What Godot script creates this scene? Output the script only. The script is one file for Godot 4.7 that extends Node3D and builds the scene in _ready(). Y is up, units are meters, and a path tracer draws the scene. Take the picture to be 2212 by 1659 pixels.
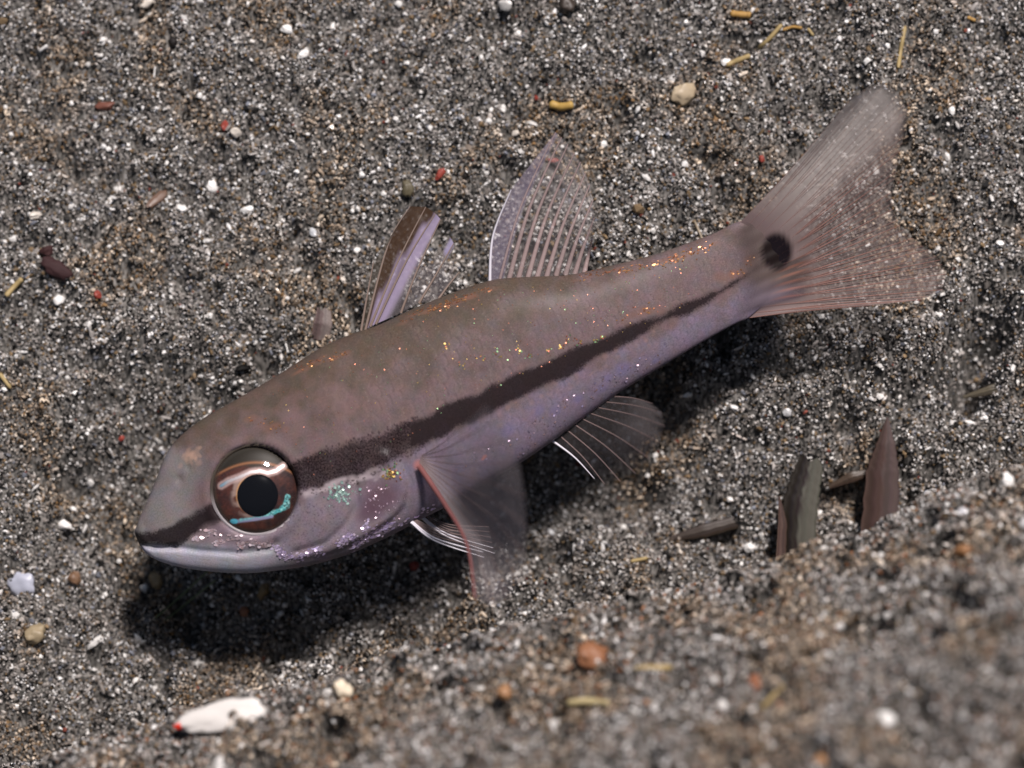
extends Node3D
# A small striped cardinalfish over black-and-white volcanic sand. Lengths inside the builders are millimetres; MM turns them into metres.

const MM := 0.001
const PX := 0.0262          # millimetres per pixel of a 2212 pixel wide frame, at the fish
const HOLLOWS := [[-14.2, -3.8, 0.9, 1.6, 2.6], [-14.7, -2.0, 1.0, 1.2, 2.0], [-17.4, -2.5, 1.1, 0.9, 1.8], [-19.9, -0.4, 1.0, 1.3, 2.2], [-21.1, 1.5, 0.9, 1.5, 2.2], [-22.6, 2.9, 1.2, 0.9, 1.6], [-21.9, 5.3, 1.0, 1.0, 1.5], [-25.0, 0.9, 1.0, 0.8, 1.2], [-24.3, -2.4, 1.0, 0.8, 1.0], [-2.0, -8.3, 0.8, 1.2, 1.6], [16.7, -3.8, 1.3, 0.8, 1.6], [23.2, -2.3, 1.5, 0.7, 2.0], [19.5, -1.5, 1.1, 0.8, 1.8], [22.1, -0.8, 0.6, 1.6, 1.8], [26.7, -4.4, 0.9, 2.0, 5.0], [28.1, -5.4, 1.1, 0.8, 4.0], [25.9, -3.3, 0.8, 0.8, 3.0], [20.3, 1.5, 1.2, 1.2, 2.5], [17.4, 1.2, 1.0, 1.0, 2.0], [-12.2, 9.2, 2.2, 1.5, 1.5], [-2.8, -9.9, 0.9, 0.9, 1.0], [-25.8, -5.2, 1.0, 0.8, 1.0], [-14.3, -15.3, 0.9, 0.7, 0.8], [-20.1, -13.1, 1.1, 0.8, 0.8], [10.3, -6.9, 1.2, 0.7, 1.0], [6.2, 0.6, 6.5, 3.0, 3.2]]   # x, z, two radii, depth
const FAR := 220.0          # millimetres from the lens to the fish's middle plane
const PITCH := 55.0

var rng := RandomNumberGenerator.new()
var right := Vector3.RIGHT
var up := Vector3.UP
var back := Vector3.BACK    # towards the lens
var lumps := FastNoiseLite.new()
var ripples := FastNoiseLite.new()
var fine := FastNoiseLite.new()
var silt := FastNoiseLite.new()
var used := {}


func _ready() -> void:
	rng.seed = 7
	var p := deg_to_rad(PITCH)
	up = Vector3(0, cos(p), -sin(p))
	back = Vector3(0, sin(p), cos(p))
	make_camera_and_light()
	lumps.seed = 3
	lumps.noise_type = FastNoiseLite.TYPE_SIMPLEX_SMOOTH
	lumps.frequency = 0.11
	lumps.fractal_octaves = 2
	ripples.seed = 11
	ripples.noise_type = FastNoiseLite.TYPE_SIMPLEX_SMOOTH
	ripples.frequency = 0.42
	ripples.fractal_octaves = 2
	fine.seed = 23
	fine.frequency = 1.3
	fine.fractal_octaves = 1
	silt.seed = 31
	silt.frequency = 0.13
	silt.fractal_octaves = 3
	make_seabed()
	make_grains()
	make_fish()
	make_litter()


func make_camera_and_light() -> void:
	var camera := Camera3D.new()
	camera.name = "camera"
	camera.position = back * FAR * MM
	camera.basis = Basis(right, up, back)
	add_child(camera)
	var lens := CameraAttributesPhysical.new()
	lens.frustum_focal_length = 24.0 / (2.0 * 21.72 / FAR)
	lens.frustum_focus_distance = (FAR + 0.8) * MM
	lens.frustum_near = 0.01
	lens.frustum_far = 20.0
	lens.exposure_aperture = lens.frustum_focal_length / 5.8
	camera.attributes = lens
	camera.fov = rad_to_deg(2.0 * atan(21.72 / FAR))
	camera.near = 0.01
	camera.far = 20.0
	var sun := DirectionalLight3D.new()
	sun.name = "sun"
	var towards := (right * 0.20 + up * 0.58 + back * 0.77).normalized()
	add_child(sun)
	sun.look_at_from_position(towards, Vector3.ZERO, Vector3.UP)
	sun.light_energy = 1.6
	sun.light_color = Color(1.0, 0.96, 0.945)
	sun.light_angular_distance = 8.0
	sun.shadow_enabled = true
	var sky := ProceduralSkyMaterial.new()
	sky.sky_top_color = Color(0.34, 0.38, 0.45)
	sky.sky_horizon_color = Color(0.22, 0.27, 0.33)
	sky.ground_bottom_color = Color(0.05, 0.06, 0.07)
	sky.ground_horizon_color = Color(0.18, 0.22, 0.27)
	sky.sun_angle_max = 1.0
	var e := Environment.new()
	e.background_mode = Environment.BG_SKY
	e.sky = Sky.new()
	e.sky.sky_material = sky
	e.background_energy_multiplier = 1.0
	e.tonemap_mode = Environment.TONE_MAPPER_LINEAR
	e.tonemap_exposure = 1.0
	e.sdfgi_enabled = true
	e.ssao_enabled = true
	e.ssil_enabled = true
	var world := WorldEnvironment.new()
	world.name = "environment"
	world.environment = e
	add_child(world)


# ---------------------------------------------------------------- helpers

func numbered(called: String) -> String:
	var n: int = used.get(called, -1) + 1
	used[called] = n
	return called if n == 0 else "%s_%03d" % [called, n]


func tag(o: Node, label := "", category := "", group := "", kind := "") -> void:
	if label: o.set_meta("label", label)
	if category: o.set_meta("category", category)
	if group: o.set_meta("group", group)
	if kind: o.set_meta("kind", kind)


func mat(c: Color, rough := 0.6, spec := 0.5) -> StandardMaterial3D:
	var m := StandardMaterial3D.new()
	m.albedo_color = Color(c.r, c.g, c.b).linear_to_srgb()
	m.roughness = rough
	m.metallic_specular = spec
	return m


func vertex_mat(rough := 0.5, see_through := false) -> StandardMaterial3D:
	var m := StandardMaterial3D.new()
	m.vertex_color_use_as_albedo = true
	m.roughness = rough
	m.cull_mode = BaseMaterial3D.CULL_DISABLED
	if see_through:
		m.transparency = BaseMaterial3D.TRANSPARENCY_ALPHA
	return m


func hang(called: String, m: Mesh, material: Material, parent: Node) -> MeshInstance3D:
	var o := MeshInstance3D.new()
	o.name = called if parent != self else numbered(called)
	o.mesh = m
	o.material_override = material
	parent.add_child(o, true)
	return o


func pixel(px: float, py: float, d: float) -> Vector3:    # millimetres, d towards the lens
	var k := (FAR - d) / FAR * PX
	return right * (px - 1106.0) * k - up * (py - 829.5) * k + back * d


func smooth_max(a: float, b: float, k: float) -> float:
	var h := clampf(0.5 + 0.5 * (a - b) / k, 0.0, 1.0)
	return lerpf(b, a, h) + k * h * (1.0 - h)


func ground(x: float, z: float) -> float:
	var rim := 15.4 - 0.24 * x - 0.0016 * x * x + 0.7 * exp(-pow((x - 15.0) / 7.0, 2.0))
	var s := z - rim
	var wall := -3.1 - 0.60 * (z + 4.3) + 0.03 * x - 0.62 * maxf(0.0, z - 0.5 + 0.15 * minf(x, 12.0) + 3.0 * smoothstep(3.0, 13.0, x)) * (0.05 + 0.70 * smoothstep(-15.0, -4.0, x))
	wall -= 2.6 * smoothstep(-4.8, 0.2, z + lumps.get_noise_2d(x * 1.6, z * 1.6 + 70.0) * 3.0) * smoothstep(-10.5, -16.0, x) * smoothstep(-31.0, -23.0, x)
	# the basin that the fish has settled into
	var bq := ((x + 5.6) * 0.93 - (z - 1.0) * 0.37) / 17.5
	var br := ((x + 5.6) * 0.37 + (z - 1.0) * 0.93) / 6.4
	var rag := lumps.get_noise_2d(x * 2.2 + 40.0, z * 2.2) * 0.55
	wall -= (1.1 + 1.6 * smoothstep(-16.0, -3.0, x)) * smoothstep(1.30, 0.72, bq * bq + br * br + rag)
	if z < -24.0:
		wall -= (-24.0 - z) * 0.35
	var mound := -1.0 + 0.15 * clampf(x, -45.0, 45.0) + 0.50 * minf(s, 14.0)
	mound -= 7.0 * smoothstep(-22.0, -31.0, x)
	mound = -smooth_max(-mound, -(-0.6 + 0.15 * clampf(x, -45.0, 45.0) + 2.3 * s), 1.0)
	var y := smooth_max(wall, mound, 2.4)
	var near := smoothstep(-5.0, 3.0, s)
	y += lumps.get_noise_2d(x, z) * (0.9 + 0.8 * near)
	y += ripples.get_noise_2d(x, z) * (0.50 + 0.35 * near)
	y += fine.get_noise_2d(x, z) * (0.10 + 0.08 * near)
	y -= maxf(0.0, ripples.get_noise_2d(x * 0.8 + 50.0, z * 0.8 + 90.0) - 0.20) * (2.6 + 1.8 * near)
	# hollows scraped in the slope
	for h in HOLLOWS:
		var q := pow((x - h[0]) / h[2], 2.0) + pow((z - h[1]) / h[3], 2.0)
		if q < 6.0:
			y -= h[4] * exp(-q)
	return y


func slope(x: float, z: float) -> Vector3:
	var e := 0.4
	return Vector3(ground(x - e, z) - ground(x + e, z), 2.0 * e, ground(x, z - e) - ground(x, z + e)).normalized()


func landing(px: float, py: float) -> Vector3:   # where a sight line meets the sand
	var d := 30.0
	while d > -40.0:
		var q := pixel(px, py, d)
		if q.y < ground(q.x, q.z):
			return q
		d -= 0.1
	return pixel(px, py, -8.0)


# ---------------------------------------------------------------- sand

func make_seabed() -> void:
	var steps := PackedFloat32Array()
	var v := 0.0
	while v < 46.0:
		steps.append(v)
		v += 0.35
	while v < 4000.0:
		steps.append(v)
		v *= 1.25
	var line := PackedFloat32Array()
	for i in range(steps.size() - 1, 0, -1):
		line.append(-steps[i])
	line.append_array(steps)
	var n := line.size()
	var pos := PackedVector3Array()
	var uv := PackedVector2Array()
	var nor := PackedVector3Array()
	for j in n:
		for i in n:
			var x := line[i]
			var z := line[j]
			var out := maxf(absf(x), absf(z))
			var y := ground(clampf(x, -80, 80), clampf(z, -80, 60)) - 0.06
			if out > 60.0:
				y = lerpf(y, -2.0 - 0.2 * clampf(z, -80, 60) * 0.5, smoothstep(60.0, 200.0, out))
			pos.append(Vector3(x, y, z) * MM)
			uv.append(Vector2(x, z) / 24.0)
	var index := PackedInt32Array()
	for j in n - 1:
		for i in n - 1:
			var a := j * n + i
			index.append_array([a, a + 1, a + n, a + 1, a + n + 1, a + n])
	nor.resize(pos.size())
	for k in range(0, index.size(), 3):
		var c := (pos[index[k + 2]] - pos[index[k]]).cross(pos[index[k + 1]] - pos[index[k]])
		for q in 3:
			nor[index[k + q]] += c
	for k in nor.size():
		nor[k] = nor[k].normalized()
	var arrays := []
	arrays.resize(Mesh.ARRAY_MAX)
	arrays[Mesh.ARRAY_VERTEX] = pos
	arrays[Mesh.ARRAY_NORMAL] = nor
	arrays[Mesh.ARRAY_TEX_UV] = uv
	arrays[Mesh.ARRAY_INDEX] = index
	var mesh := ArrayMesh.new()
	mesh.add_surface_from_arrays(Mesh.PRIMITIVE_TRIANGLES, arrays)
	var m := StandardMaterial3D.new()
	m.roughness = 0.9
	var im := Image.create_empty(256, 256, false, Image.FORMAT_RGB8)
	for y in 256:
		for x in 256:
			var g := [0.02, 0.05, 0.10, 0.16, 0.26][rng.randi() % 5] as float
			im.set_pixel(x, y, Color(g * 1.06, g, g * 0.92).linear_to_srgb())
	m.albedo_texture = ImageTexture.create_from_image(im)
	var o := hang("seabed", mesh, m, self)
	tag(o, "", "", "", "structure")


func pebble_mesh(shape_seed: int, rough: float, detail := 0) -> ArrayMesh:
	var r := RandomNumberGenerator.new()
	r.seed = shape_seed
	var t := (1.0 + sqrt(5.0)) / 2.0
	var v := [Vector3(-1, t, 0), Vector3(1, t, 0), Vector3(-1, -t, 0), Vector3(1, -t, 0), Vector3(0, -1, t), Vector3(0, 1, t), Vector3(0, -1, -t), Vector3(0, 1, -t), Vector3(t, 0, -1), Vector3(t, 0, 1), Vector3(-t, 0, -1), Vector3(-t, 0, 1)]
	var f := [0, 11, 5, 0, 5, 1, 0, 1, 7, 0, 7, 10, 0, 10, 11, 1, 5, 9, 5, 11, 4, 11, 10, 2, 10, 7, 6, 7, 1, 8, 3, 9, 4, 3, 4, 2, 3, 2, 6, 3, 6, 8, 3, 8, 9, 4, 9, 5, 2, 4, 11, 6, 2, 10, 8, 6, 7, 9, 8, 1]
	for k in v.size():
		v[k] = v[k].normalized()
	for d in detail:
		var mid := {}
		var g := []
		for k in range(0, f.size(), 3):
			var m := []
			for q in 3:
				var a: int = f[k + q]
				var b: int = f[k + (q + 1) % 3]
				var key := Vector2i(mini(a, b), maxi(a, b))
				if not mid.has(key):
					mid[key] = v.size()
					v.append(((v[a] + v[b]) * 0.5).normalized())
				m.append(mid[key])
			g.append_array([f[k], m[0], m[2], f[k + 1], m[1], m[0], f[k + 2], m[2], m[1], m[0], m[1], m[2]])
		f = g
	var bumps := FastNoiseLite.new()
	bumps.seed = shape_seed
	bumps.frequency = 0.9
	for k in v.size():
		var p: Vector3 = v[k]
		if detail == 0:
			v[k] = p * (1.0 + r.randf_range(-rough, rough))
		else:
			v[k] = p * (1.0 + bumps.get_noise_3dv(p * 1.3) * rough * 1.6 + r.randf_range(-0.03, 0.03))
	var st := SurfaceTool.new()
	st.begin(Mesh.PRIMITIVE_TRIANGLES)
	st.set_smooth_group(-1 if detail < 2 else 0)
	for k in range(0, f.size(), 3):
		for q in [0, 2, 1]:
			st.add_vertex(v[f[k + q]])
	st.generate_normals()
	return st.commit()


func grain_color(x: float, z: float) -> Color:
	var q := rng.randf()
	var c: Color
	if q < 0.325:
		var g := rng.randf_range(0.004, 0.025)
		c = Color(g * 1.05, g, g * 0.95)
	elif q < 0.61:
		var g := rng.randf_range(0.08, 0.24)
		c = Color(g * 1.07, g * 0.97, g * 0.89)
	elif q < 0.775:
		var g := rng.randf_range(0.26, 0.52)
		c = Color(g * 1.06, g * 0.99, g * 0.93)
	elif q < 0.865:
		var g := rng.randf_range(0.66, 0.90)
		c = Color(g, g * 0.99, g * 0.97)
	elif q < 0.96:
		var g := rng.randf_range(0.5, 1.4)
		c = Color(0.20 * g, 0.14 * g, 0.080 * g)
	elif q < 0.997:
		var g := rng.randf_range(0.6, 1.4)
		c = Color(0.17 * g, 0.18 * g, 0.21 * g)
	else:
		c = Color(0.24, 0.07, 0.05) * rng.randf_range(0.4, 1.1)
	if z > 14.5 - 0.24 * x and q > 0.94:
		c = Color(0.30, 0.14, 0.07) * rng.randf_range(0.5, 1.2)
	var film := smoothstep(0.05, 0.40, silt.get_noise_2d(x, z) + (0.12 if z > 14.5 - 0.24 * x else 0.0))    # patches of brown algal film
	c = c.lerp(Color(c.r * 0.86, c.g * 0.70, c.b * 0.52), film * 0.85)
	c.a = 1.0
	return c


func make_grains() -> void:
	var root := Node3D.new()
	root.name = "sand"
	add_child(root)
	tag(root, "loose black, grey and white sand grains covering the whole slope", "sand", "", "stuff")
	var rough := vertex_mat(0.6)
	rough.metallic_specular = 0.25
	var shiny := vertex_mat(0.30)
	shiny.metallic_specular = 0.6
	for m in [rough, shiny]:
		m.cull_mode = BaseMaterial3D.CULL_BACK
	var kinds := []
	for k in 8:
		kinds.append(PackedFloat32Array())
	scatter(kinds, 430000, Rect2(-37, -34, 74, 68), 0.071, 0.0)
	scatter(kinds, 110000, Rect2(-75, -75, 150, 140), 0.16, 1.0)
	for k in 8:
		var mm := MultiMesh.new()
		mm.transform_format = MultiMesh.TRANSFORM_3D
		mm.use_colors = true
		mm.mesh = pebble_mesh(100 + k, 0.30)
		mm.instance_count = kinds[k].size() / 16
		mm.buffer = kinds[k]
		var o := MultiMeshInstance3D.new()
		o.name = "grains"
		o.multimesh = mm
		o.material_override = shiny if k % 4 == 3 else rough
		root.add_child(o, true)
		tag(o, "", "", "", "stuff")


func scatter(kinds: Array, count: int, area: Rect2, radius: float, outside: float) -> void:
	for n in count:
		var x := area.position.x + rng.randf() * area.size.x
		var z := area.position.y + rng.randf() * area.size.y
		if outside > 0.0 and absf(x) < 36.5 and z > -33.5 and z < 33.5:
			continue
		var r := radius * exp(rng.randfn(0.0, 0.30))
		var large := rng.randf() < 0.012
		if large:
			r *= rng.randf_range(1.4, 2.3)
		var y := ground(x, z) + rng.randf_range(-0.7, 0.55) * radius
		var b := Basis(Quaternion(rng.randfn(), rng.randfn(), rng.randfn(), rng.randfn() + 0.001).normalized())
		var long := rng.randf_range(1.8, 3.0) if rng.randf() < 0.08 else rng.randf_range(0.85, 1.35)
		b = b * Basis.from_scale(Vector3(r * long, r * rng.randf_range(0.6, 1.0), r * rng.randf_range(0.7, 1.0)) * MM)
		var c := grain_color(x, z)
		if large and rng.randf() < 0.55:
			var w := rng.randf_range(0.55, 0.88)
			c = Color(w, w * 0.98, w * 0.94)
		kinds[rng.randi() % 8].append_array(PackedFloat32Array([b.x.x, b.y.x, b.z.x, x * MM, b.x.y, b.y.y, b.z.y, y * MM, b.x.z, b.y.z, b.z.z, z * MM, c.r, c.g, c.b, 1.0]))


# ---------------------------------------------------------------- the fish

const OUTLINE := [[291, 1150], [296, 1136], [305, 1112], [320, 1079], [342, 1024], [358, 984], [378, 955], [406, 928], [450, 897], [500, 869], [560, 834], [612, 803], [694, 751], [760, 722], [818, 702], [900, 664], [982, 631], [1064, 605], [1147, 598], [1229, 594], [1311, 576], [1400, 554], [1470, 531], [1542, 504], [1592, 480], [1636, 476], [1668, 500], [1684, 548], [1676, 604], [1652, 652], [1618, 686], [1593, 697], [1552, 719], [1500, 749], [1424, 795], [1376, 824], [1312, 865], [1248, 912], [1185, 959], [1121, 1002], [1057, 1038], [1009, 1066], [961, 1096], [912, 1120], [850, 1154], [758, 1195], [666, 1222], [573, 1235], [512, 1238], [419, 1230], [357, 1216], [321, 1199], [304, 1180]]
const THICK := [[0.0, 0.0], [0.004, 0.35], [0.02, 0.75], [0.06, 1.2], [0.12, 1.75], [0.20, 2.2], [0.30, 2.55], [0.42, 2.5], [0.55, 2.15], [0.70, 1.6], [0.82, 1.02], [0.90, 0.60], [0.95, 0.32], [0.98, 0.15], [1.0, 0.03]]
const TABLE := 600

var head := Vector2(291, 1150.5)
var tail := Vector2(1684, 552)
var axis := Vector2.RIGHT
var normal2 := Vector2.UP
var span := 1.0
var above := PackedFloat32Array()
var below := PackedFloat32Array()


func fish_point(px: float, py: float, z: float) -> Vector3:   # millimetres from the middle of the body
	var k := (FAR - z) / FAR * PX
	return Vector3((px - 1106.0) * k - (970.0 - 1106.0) * PX, -(py - 829.5) * k + (870.0 - 829.5) * PX, z)


func spline(points: Array, closed: bool, each: int) -> PackedVector2Array:
	var out := PackedVector2Array()
	var n := points.size()
	for i in (n if closed else n - 1):
		var q := []
		for k in [-1, 0, 1, 2]:
			var at: int = posmod(i + k, n) if closed else clampi(i + k, 0, n - 1)
			q.append(Vector2(points[at][0], points[at][1]))
		for s in each:
			out.append(q[1].cubic_interpolate(q[2], q[0], q[3], float(s) / each))
	if not closed:
		out.append(Vector2(points[n - 1][0], points[n - 1][1]))
	return out


func along(table: Array, t: float) -> float:
	for i in table.size() - 1:
		if t <= table[i + 1][0]:
			return lerpf(table[i][1], table[i + 1][1], clampf((t - table[i][0]) / (table[i + 1][0] - table[i][0]), 0.0, 1.0))
	return table[-1][1]


func smooth_along(table: Array, t: float) -> float:
	for i in table.size() - 1:
		if t <= table[i + 1][0]:
			var a: Array = table[maxi(i - 1, 0)]
			var d: Array = table[mini(i + 2, table.size() - 1)]
			var u := clampf((t - table[i][0]) / (table[i + 1][0] - table[i][0]), 0.0, 1.0)
			return cubic_interpolate_in_time(table[i][1], table[i + 1][1], a[1], d[1], u, table[i + 1][0] - table[i][0], a[0] - table[i][0], d[0] - table[i][0])
	return table[-1][1]


func measure_body() -> void:
	axis = (tail - head).normalized()
	normal2 = Vector2(axis.y, -axis.x)
	span = head.distance_to(tail)
	var edge := spline(OUTLINE, true, 12)
	above.resize(TABLE + 1)
	below.resize(TABLE + 1)
	for i in TABLE + 1:
		var c := head + axis * span * i / TABLE
		var hi := 0.0
		var lo := 0.0
		for k in edge.size():
			var a := edge[k] - c
			var b := edge[(k + 1) % edge.size()] - c
			var da := a.dot(axis)
			var db := b.dot(axis)
			if (da <= 0.0) != (db <= 0.0):
				var h := lerpf(a.dot(-normal2), b.dot(-normal2), da / (da - db))
				hi = maxf(hi, -h)
				lo = minf(lo, -h)
		above[i] = hi
		below[i] = lo


func cut(t: float) -> Vector2:    # reach of the body above and below the axis, pixels
	var f := clampf(t, 0.0, 1.0) * TABLE
	var i := mini(int(f), TABLE - 1)
	return Vector2(lerpf(above[i], above[i + 1], f - i), lerpf(below[i], below[i + 1], f - i))


func body_pixel(t: float, c: float) -> Vector2:    # c: 1 on the back, -1 on the belly
	var w := cut(t)
	var n := (w.x + w.y) * 0.5 + (w.x - w.y) * 0.5 * signf(c) * pow(absf(c), 0.9)
	return head + axis * span * t + normal2 * n


func to_skin(p: Vector2) -> Vector2:      # the reverse: (t, angle / PI)
	var t := clampf((p - head).dot(axis) / span, 0.0, 1.0)
	var w := cut(t)
	var q := clampf(((p - head).dot(normal2) - (w.x + w.y) * 0.5) / maxf((w.x - w.y) * 0.5, 0.5), -1.0, 1.0)
	return Vector2(t, acos(signf(q) * pow(absf(q), 1.0 / 0.9)) / PI)


func near_line(p: Vector2, line: PackedVector2Array) -> float:
	var best := 1e9
	for i in line.size() - 1:
		best = minf(best, p.distance_squared_to(Geometry2D.get_closest_point_to_segment(p, line[i], line[i + 1])))
	return sqrt(best)


var gill := PackedVector2Array([Vector2(838, 972), Vector2(858, 996), Vector2(878, 1030), Vector2(880, 1058), Vector2(874, 1088), Vector2(850, 1115), Vector2(789, 1158), Vector2(712, 1193), Vector2(604, 1215)])
var cheek := PackedVector2Array([Vector2(765, 1010), Vector2(772, 1047), Vector2(776, 1087), Vector2(748, 1133), Vector2(706, 1171), Vector2(640, 1190)])
var mouth := PackedVector2Array([Vector2(290, 1171), Vector2(320, 1179), Vector2(352, 1182), Vector2(381, 1180)])
var jaw := PackedVector2Array([Vector2(381, 1180), Vector2(440, 1188), Vector2(520, 1192), Vector2(588, 1184), Vector2(600, 1168)])
var eye_at := Vector2(555, 1057)


func relief(p: Vector2) -> float:
	var h := 0.0
	if p.x < 950:
		var e := p.distance_to(eye_at)
		if e < 150:
			h -= 1.5 * (1.0 - smoothstep(82.0, 96.0, e))
			h += 0.10 * exp(-pow((e - 107.0) / 10.0, 2.0))
		h -= 0.30 * exp(-pow(near_line(p, mouth) / 6.0, 2.0))
		h -= 0.16 * exp(-pow(near_line(p, jaw) / 6.0, 2.0))
		h -= 0.16 * exp(-(p - Vector2(392, 1034)).length_squared() / 60.0)
		h -= 0.12 * exp(-(p - Vector2(412, 1008)).length_squared() / 40.0)
		if p.x > 560:
			var g := near_line(p, gill)
			var inside := Geometry2D.is_point_in_polygon(p, PackedVector2Array([Vector2(838, 972), Vector2(858, 996), Vector2(878, 1030), Vector2(880, 1058), Vector2(874, 1088), Vector2(850, 1115), Vector2(789, 1158), Vector2(712, 1193), Vector2(604, 1215), Vector2(560, 1150), Vector2(640, 1000)]))
			var sd := g if inside else -g
			h += lerpf(-0.08, 0.20, smoothstep(-5.0, 4.0, sd)) * exp(-pow(sd / 22.0, 2.0)) * smoothstep(610.0, 760.0, p.x)
			h -= 0.16 * exp(-pow(near_line(p, cheek) / 6.0, 2.0))
		h += 0.10 * exp(-(p - Vector2(425, 985)).length_squared() / 900.0)
		h -= 0.10 * exp(-(p - Vector2(395, 1065)).length_squared() / 1600.0)
	return h


func body_mesh() -> ArrayMesh:
	var rows := 300
	var round_ := 144
	var pos := PackedVector3Array()
	var uv := PackedVector2Array()
	for i in rows + 1:
		var s := float(i) / rows
		var t := lerpf(s, 0.5 - 0.5 * cos(PI * s), 0.8)
		var th := smooth_along(THICK, t)
		for k in round_ + 1:
			var a := TAU * k / round_
			var p := body_pixel(t, cos(a))
			var side := sin(a)
			var z := th * signf(side) * pow(absf(side), 0.78)
			z += signf(side) * relief(p) * smoothstep(0.15, 0.6, absf(side)) * smoothstep(0.0, 0.8, th)
			pos.append(Vector3((p.x - 970.0) * PX, -(p.y - 870.0) * PX, z) * MM)
			uv.append(Vector2(t, a / PI if a <= PI else (TAU - a) / PI))
	var index := PackedInt32Array()
	for i in rows:
		for k in round_:
			var a := i * (round_ + 1) + k
			var b := a + round_ + 1
			index.append_array([a, a + 1, b, a + 1, b + 1, b])
	return smooth_mesh(pos, uv, index, PackedColorArray())


func smooth_mesh(pos: PackedVector3Array, uv: PackedVector2Array, index: PackedInt32Array, colors: PackedColorArray) -> ArrayMesh:
	var sums := {}
	for k in range(0, index.size(), 3):
		var c := (pos[index[k + 2]] - pos[index[k]]).cross(pos[index[k + 1]] - pos[index[k]])
		for q in 3:
			var key := (pos[index[k + q]] * 1e6).round()
			sums[key] = sums.get(key, Vector3.ZERO) + c * 1e6
	var nor := PackedVector3Array()
	for v in pos:
		nor.append((sums.get((v * 1e6).round(), Vector3.ZERO) as Vector3).normalized())
	var arrays := []
	arrays.resize(Mesh.ARRAY_MAX)
	arrays[Mesh.ARRAY_VERTEX] = pos
	arrays[Mesh.ARRAY_NORMAL] = nor
	if uv.size(): arrays[Mesh.ARRAY_TEX_UV] = uv
	if colors.size(): arrays[Mesh.ARRAY_COLOR] = colors
	arrays[Mesh.ARRAY_INDEX] = index
	var m := ArrayMesh.new()
	m.add_surface_from_arrays(Mesh.PRIMITIVE_TRIANGLES, arrays)
	return m


const STRIPE := [[285, 1166, 10], [318, 1163, 15], [376, 1157, 22], [430, 1127, 25], [462, 1110, 25], [560, 1060, 28], [640, 1028, 30], [718, 1011, 44], [780, 991, 41], [850, 960, 34], [915, 931, 30], [982, 899, 31], [1064, 862, 28], [1147, 819, 29], [1229, 786, 25], [1311, 742, 22], [1393, 703, 17], [1439, 685, 14], [1507, 655, 11], [1559, 628, 9], [1605, 598, 7], [1640, 575, 4]]
var skin := PackedFloat32Array()
var skin_w := 1536
var skin_h := 512


func dab(px: float, py: float, r: float, c: Color, strength: float, stretch := 1.0, turn := 0.0) -> void:
	var q := to_skin(Vector2(px, py))
	var cx := q.x * skin_w
	var cy := q.y * skin_h
	var wide := cut(q.x)
	var ky := skin_h / maxf(wide.x - wide.y, 30.0) * 0.68
	var reach := r * maxf(1.0, stretch) * 1.6
	for y in range(maxi(0, int(cy - reach * ky)), mini(skin_h, int(cy + reach * ky) + 2)):
		for x in range(maxi(0, int(cx - reach)), mini(skin_w, int(cx + reach) + 2)):
			var d := Vector2(x - cx, (y - cy) / ky).rotated(turn)
			d.x /= stretch
			var s := strength * clampf(1.6 - d.length() / r * 1.1, 0.0, 1.0)
			if s > 0.0:
				var k := (y * skin_w + x) * 3
				skin[k] = lerpf(skin[k], c.r, s)
				skin[k + 1] = lerpf(skin[k + 1], c.g, s)
				skin[k + 2] = lerpf(skin[k + 2], c.b, s)


var plates := []      # reflective scale plates: [pixel, radius, colour, stretch, turn]


func plate(px: float, py: float, r: float, c: Color, stretch := 1.0, turn := 0.0) -> void:
	plates.append([Vector2(px, py), r, c, stretch, turn])


func skin_z(p: Vector2) -> float:
	var t := to_skin(p)
	var th := smooth_along(THICK, t.x)
	var side := sin(t.y * PI)
	return th * pow(side, 0.78) + relief(p) * smoothstep(0.15, 0.6, side) * smoothstep(0.0, 0.8, th)


func plate_mesh() -> ArrayMesh:
	var r := RandomNumberGenerator.new()
	r.seed = 77
	var pos := PackedVector3Array()
	var nor := PackedVector3Array()
	var colors := PackedColorArray()
	for q in plates:
		var p: Vector2 = q[0]
		var z := skin_z(p)
		var e := 5.0
		var n := Vector3(skin_z(p - Vector2(e, 0)) - skin_z(p + Vector2(e, 0)), skin_z(p + Vector2(0, e)) - skin_z(p - Vector2(0, e)), 2.0 * e * PX)
		n = (n.normalized() + Vector3(r.randfn(), r.randfn(), 0) * 0.30).normalized()
		var x := Vector3(cos(q[4]), sin(q[4]), 0)
		x = (x - n * x.dot(n)).normalized()
		var y := n.cross(x)
		var c := Vector3((p.x - 970.0) * PX, -(p.y - 870.0) * PX, z) + n * 0.02
		var ring := []
		var spin := r.randf() * TAU
		for k in 6:
			var a := spin + TAU * k / 6.0
			var w: float = q[1] * PX * r.randf_range(0.7, 1.15)
			ring.append(c + x * cos(a) * w * q[3] + y * sin(a) * w)
		for k in 6:
			for v in [c + n * 0.008, ring[(k + 1) % 6], ring[k]]:
				pos.append(v * MM)
				nor.append(n)
				colors.append(q[2])
	var arrays := []
	arrays.resize(Mesh.ARRAY_MAX)
	arrays[Mesh.ARRAY_VERTEX] = pos
	arrays[Mesh.ARRAY_NORMAL] = nor
	arrays[Mesh.ARRAY_COLOR] = colors
	var m := ArrayMesh.new()
	m.add_surface_from_arrays(Mesh.PRIMITIVE_TRIANGLES, arrays)
	return m


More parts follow.
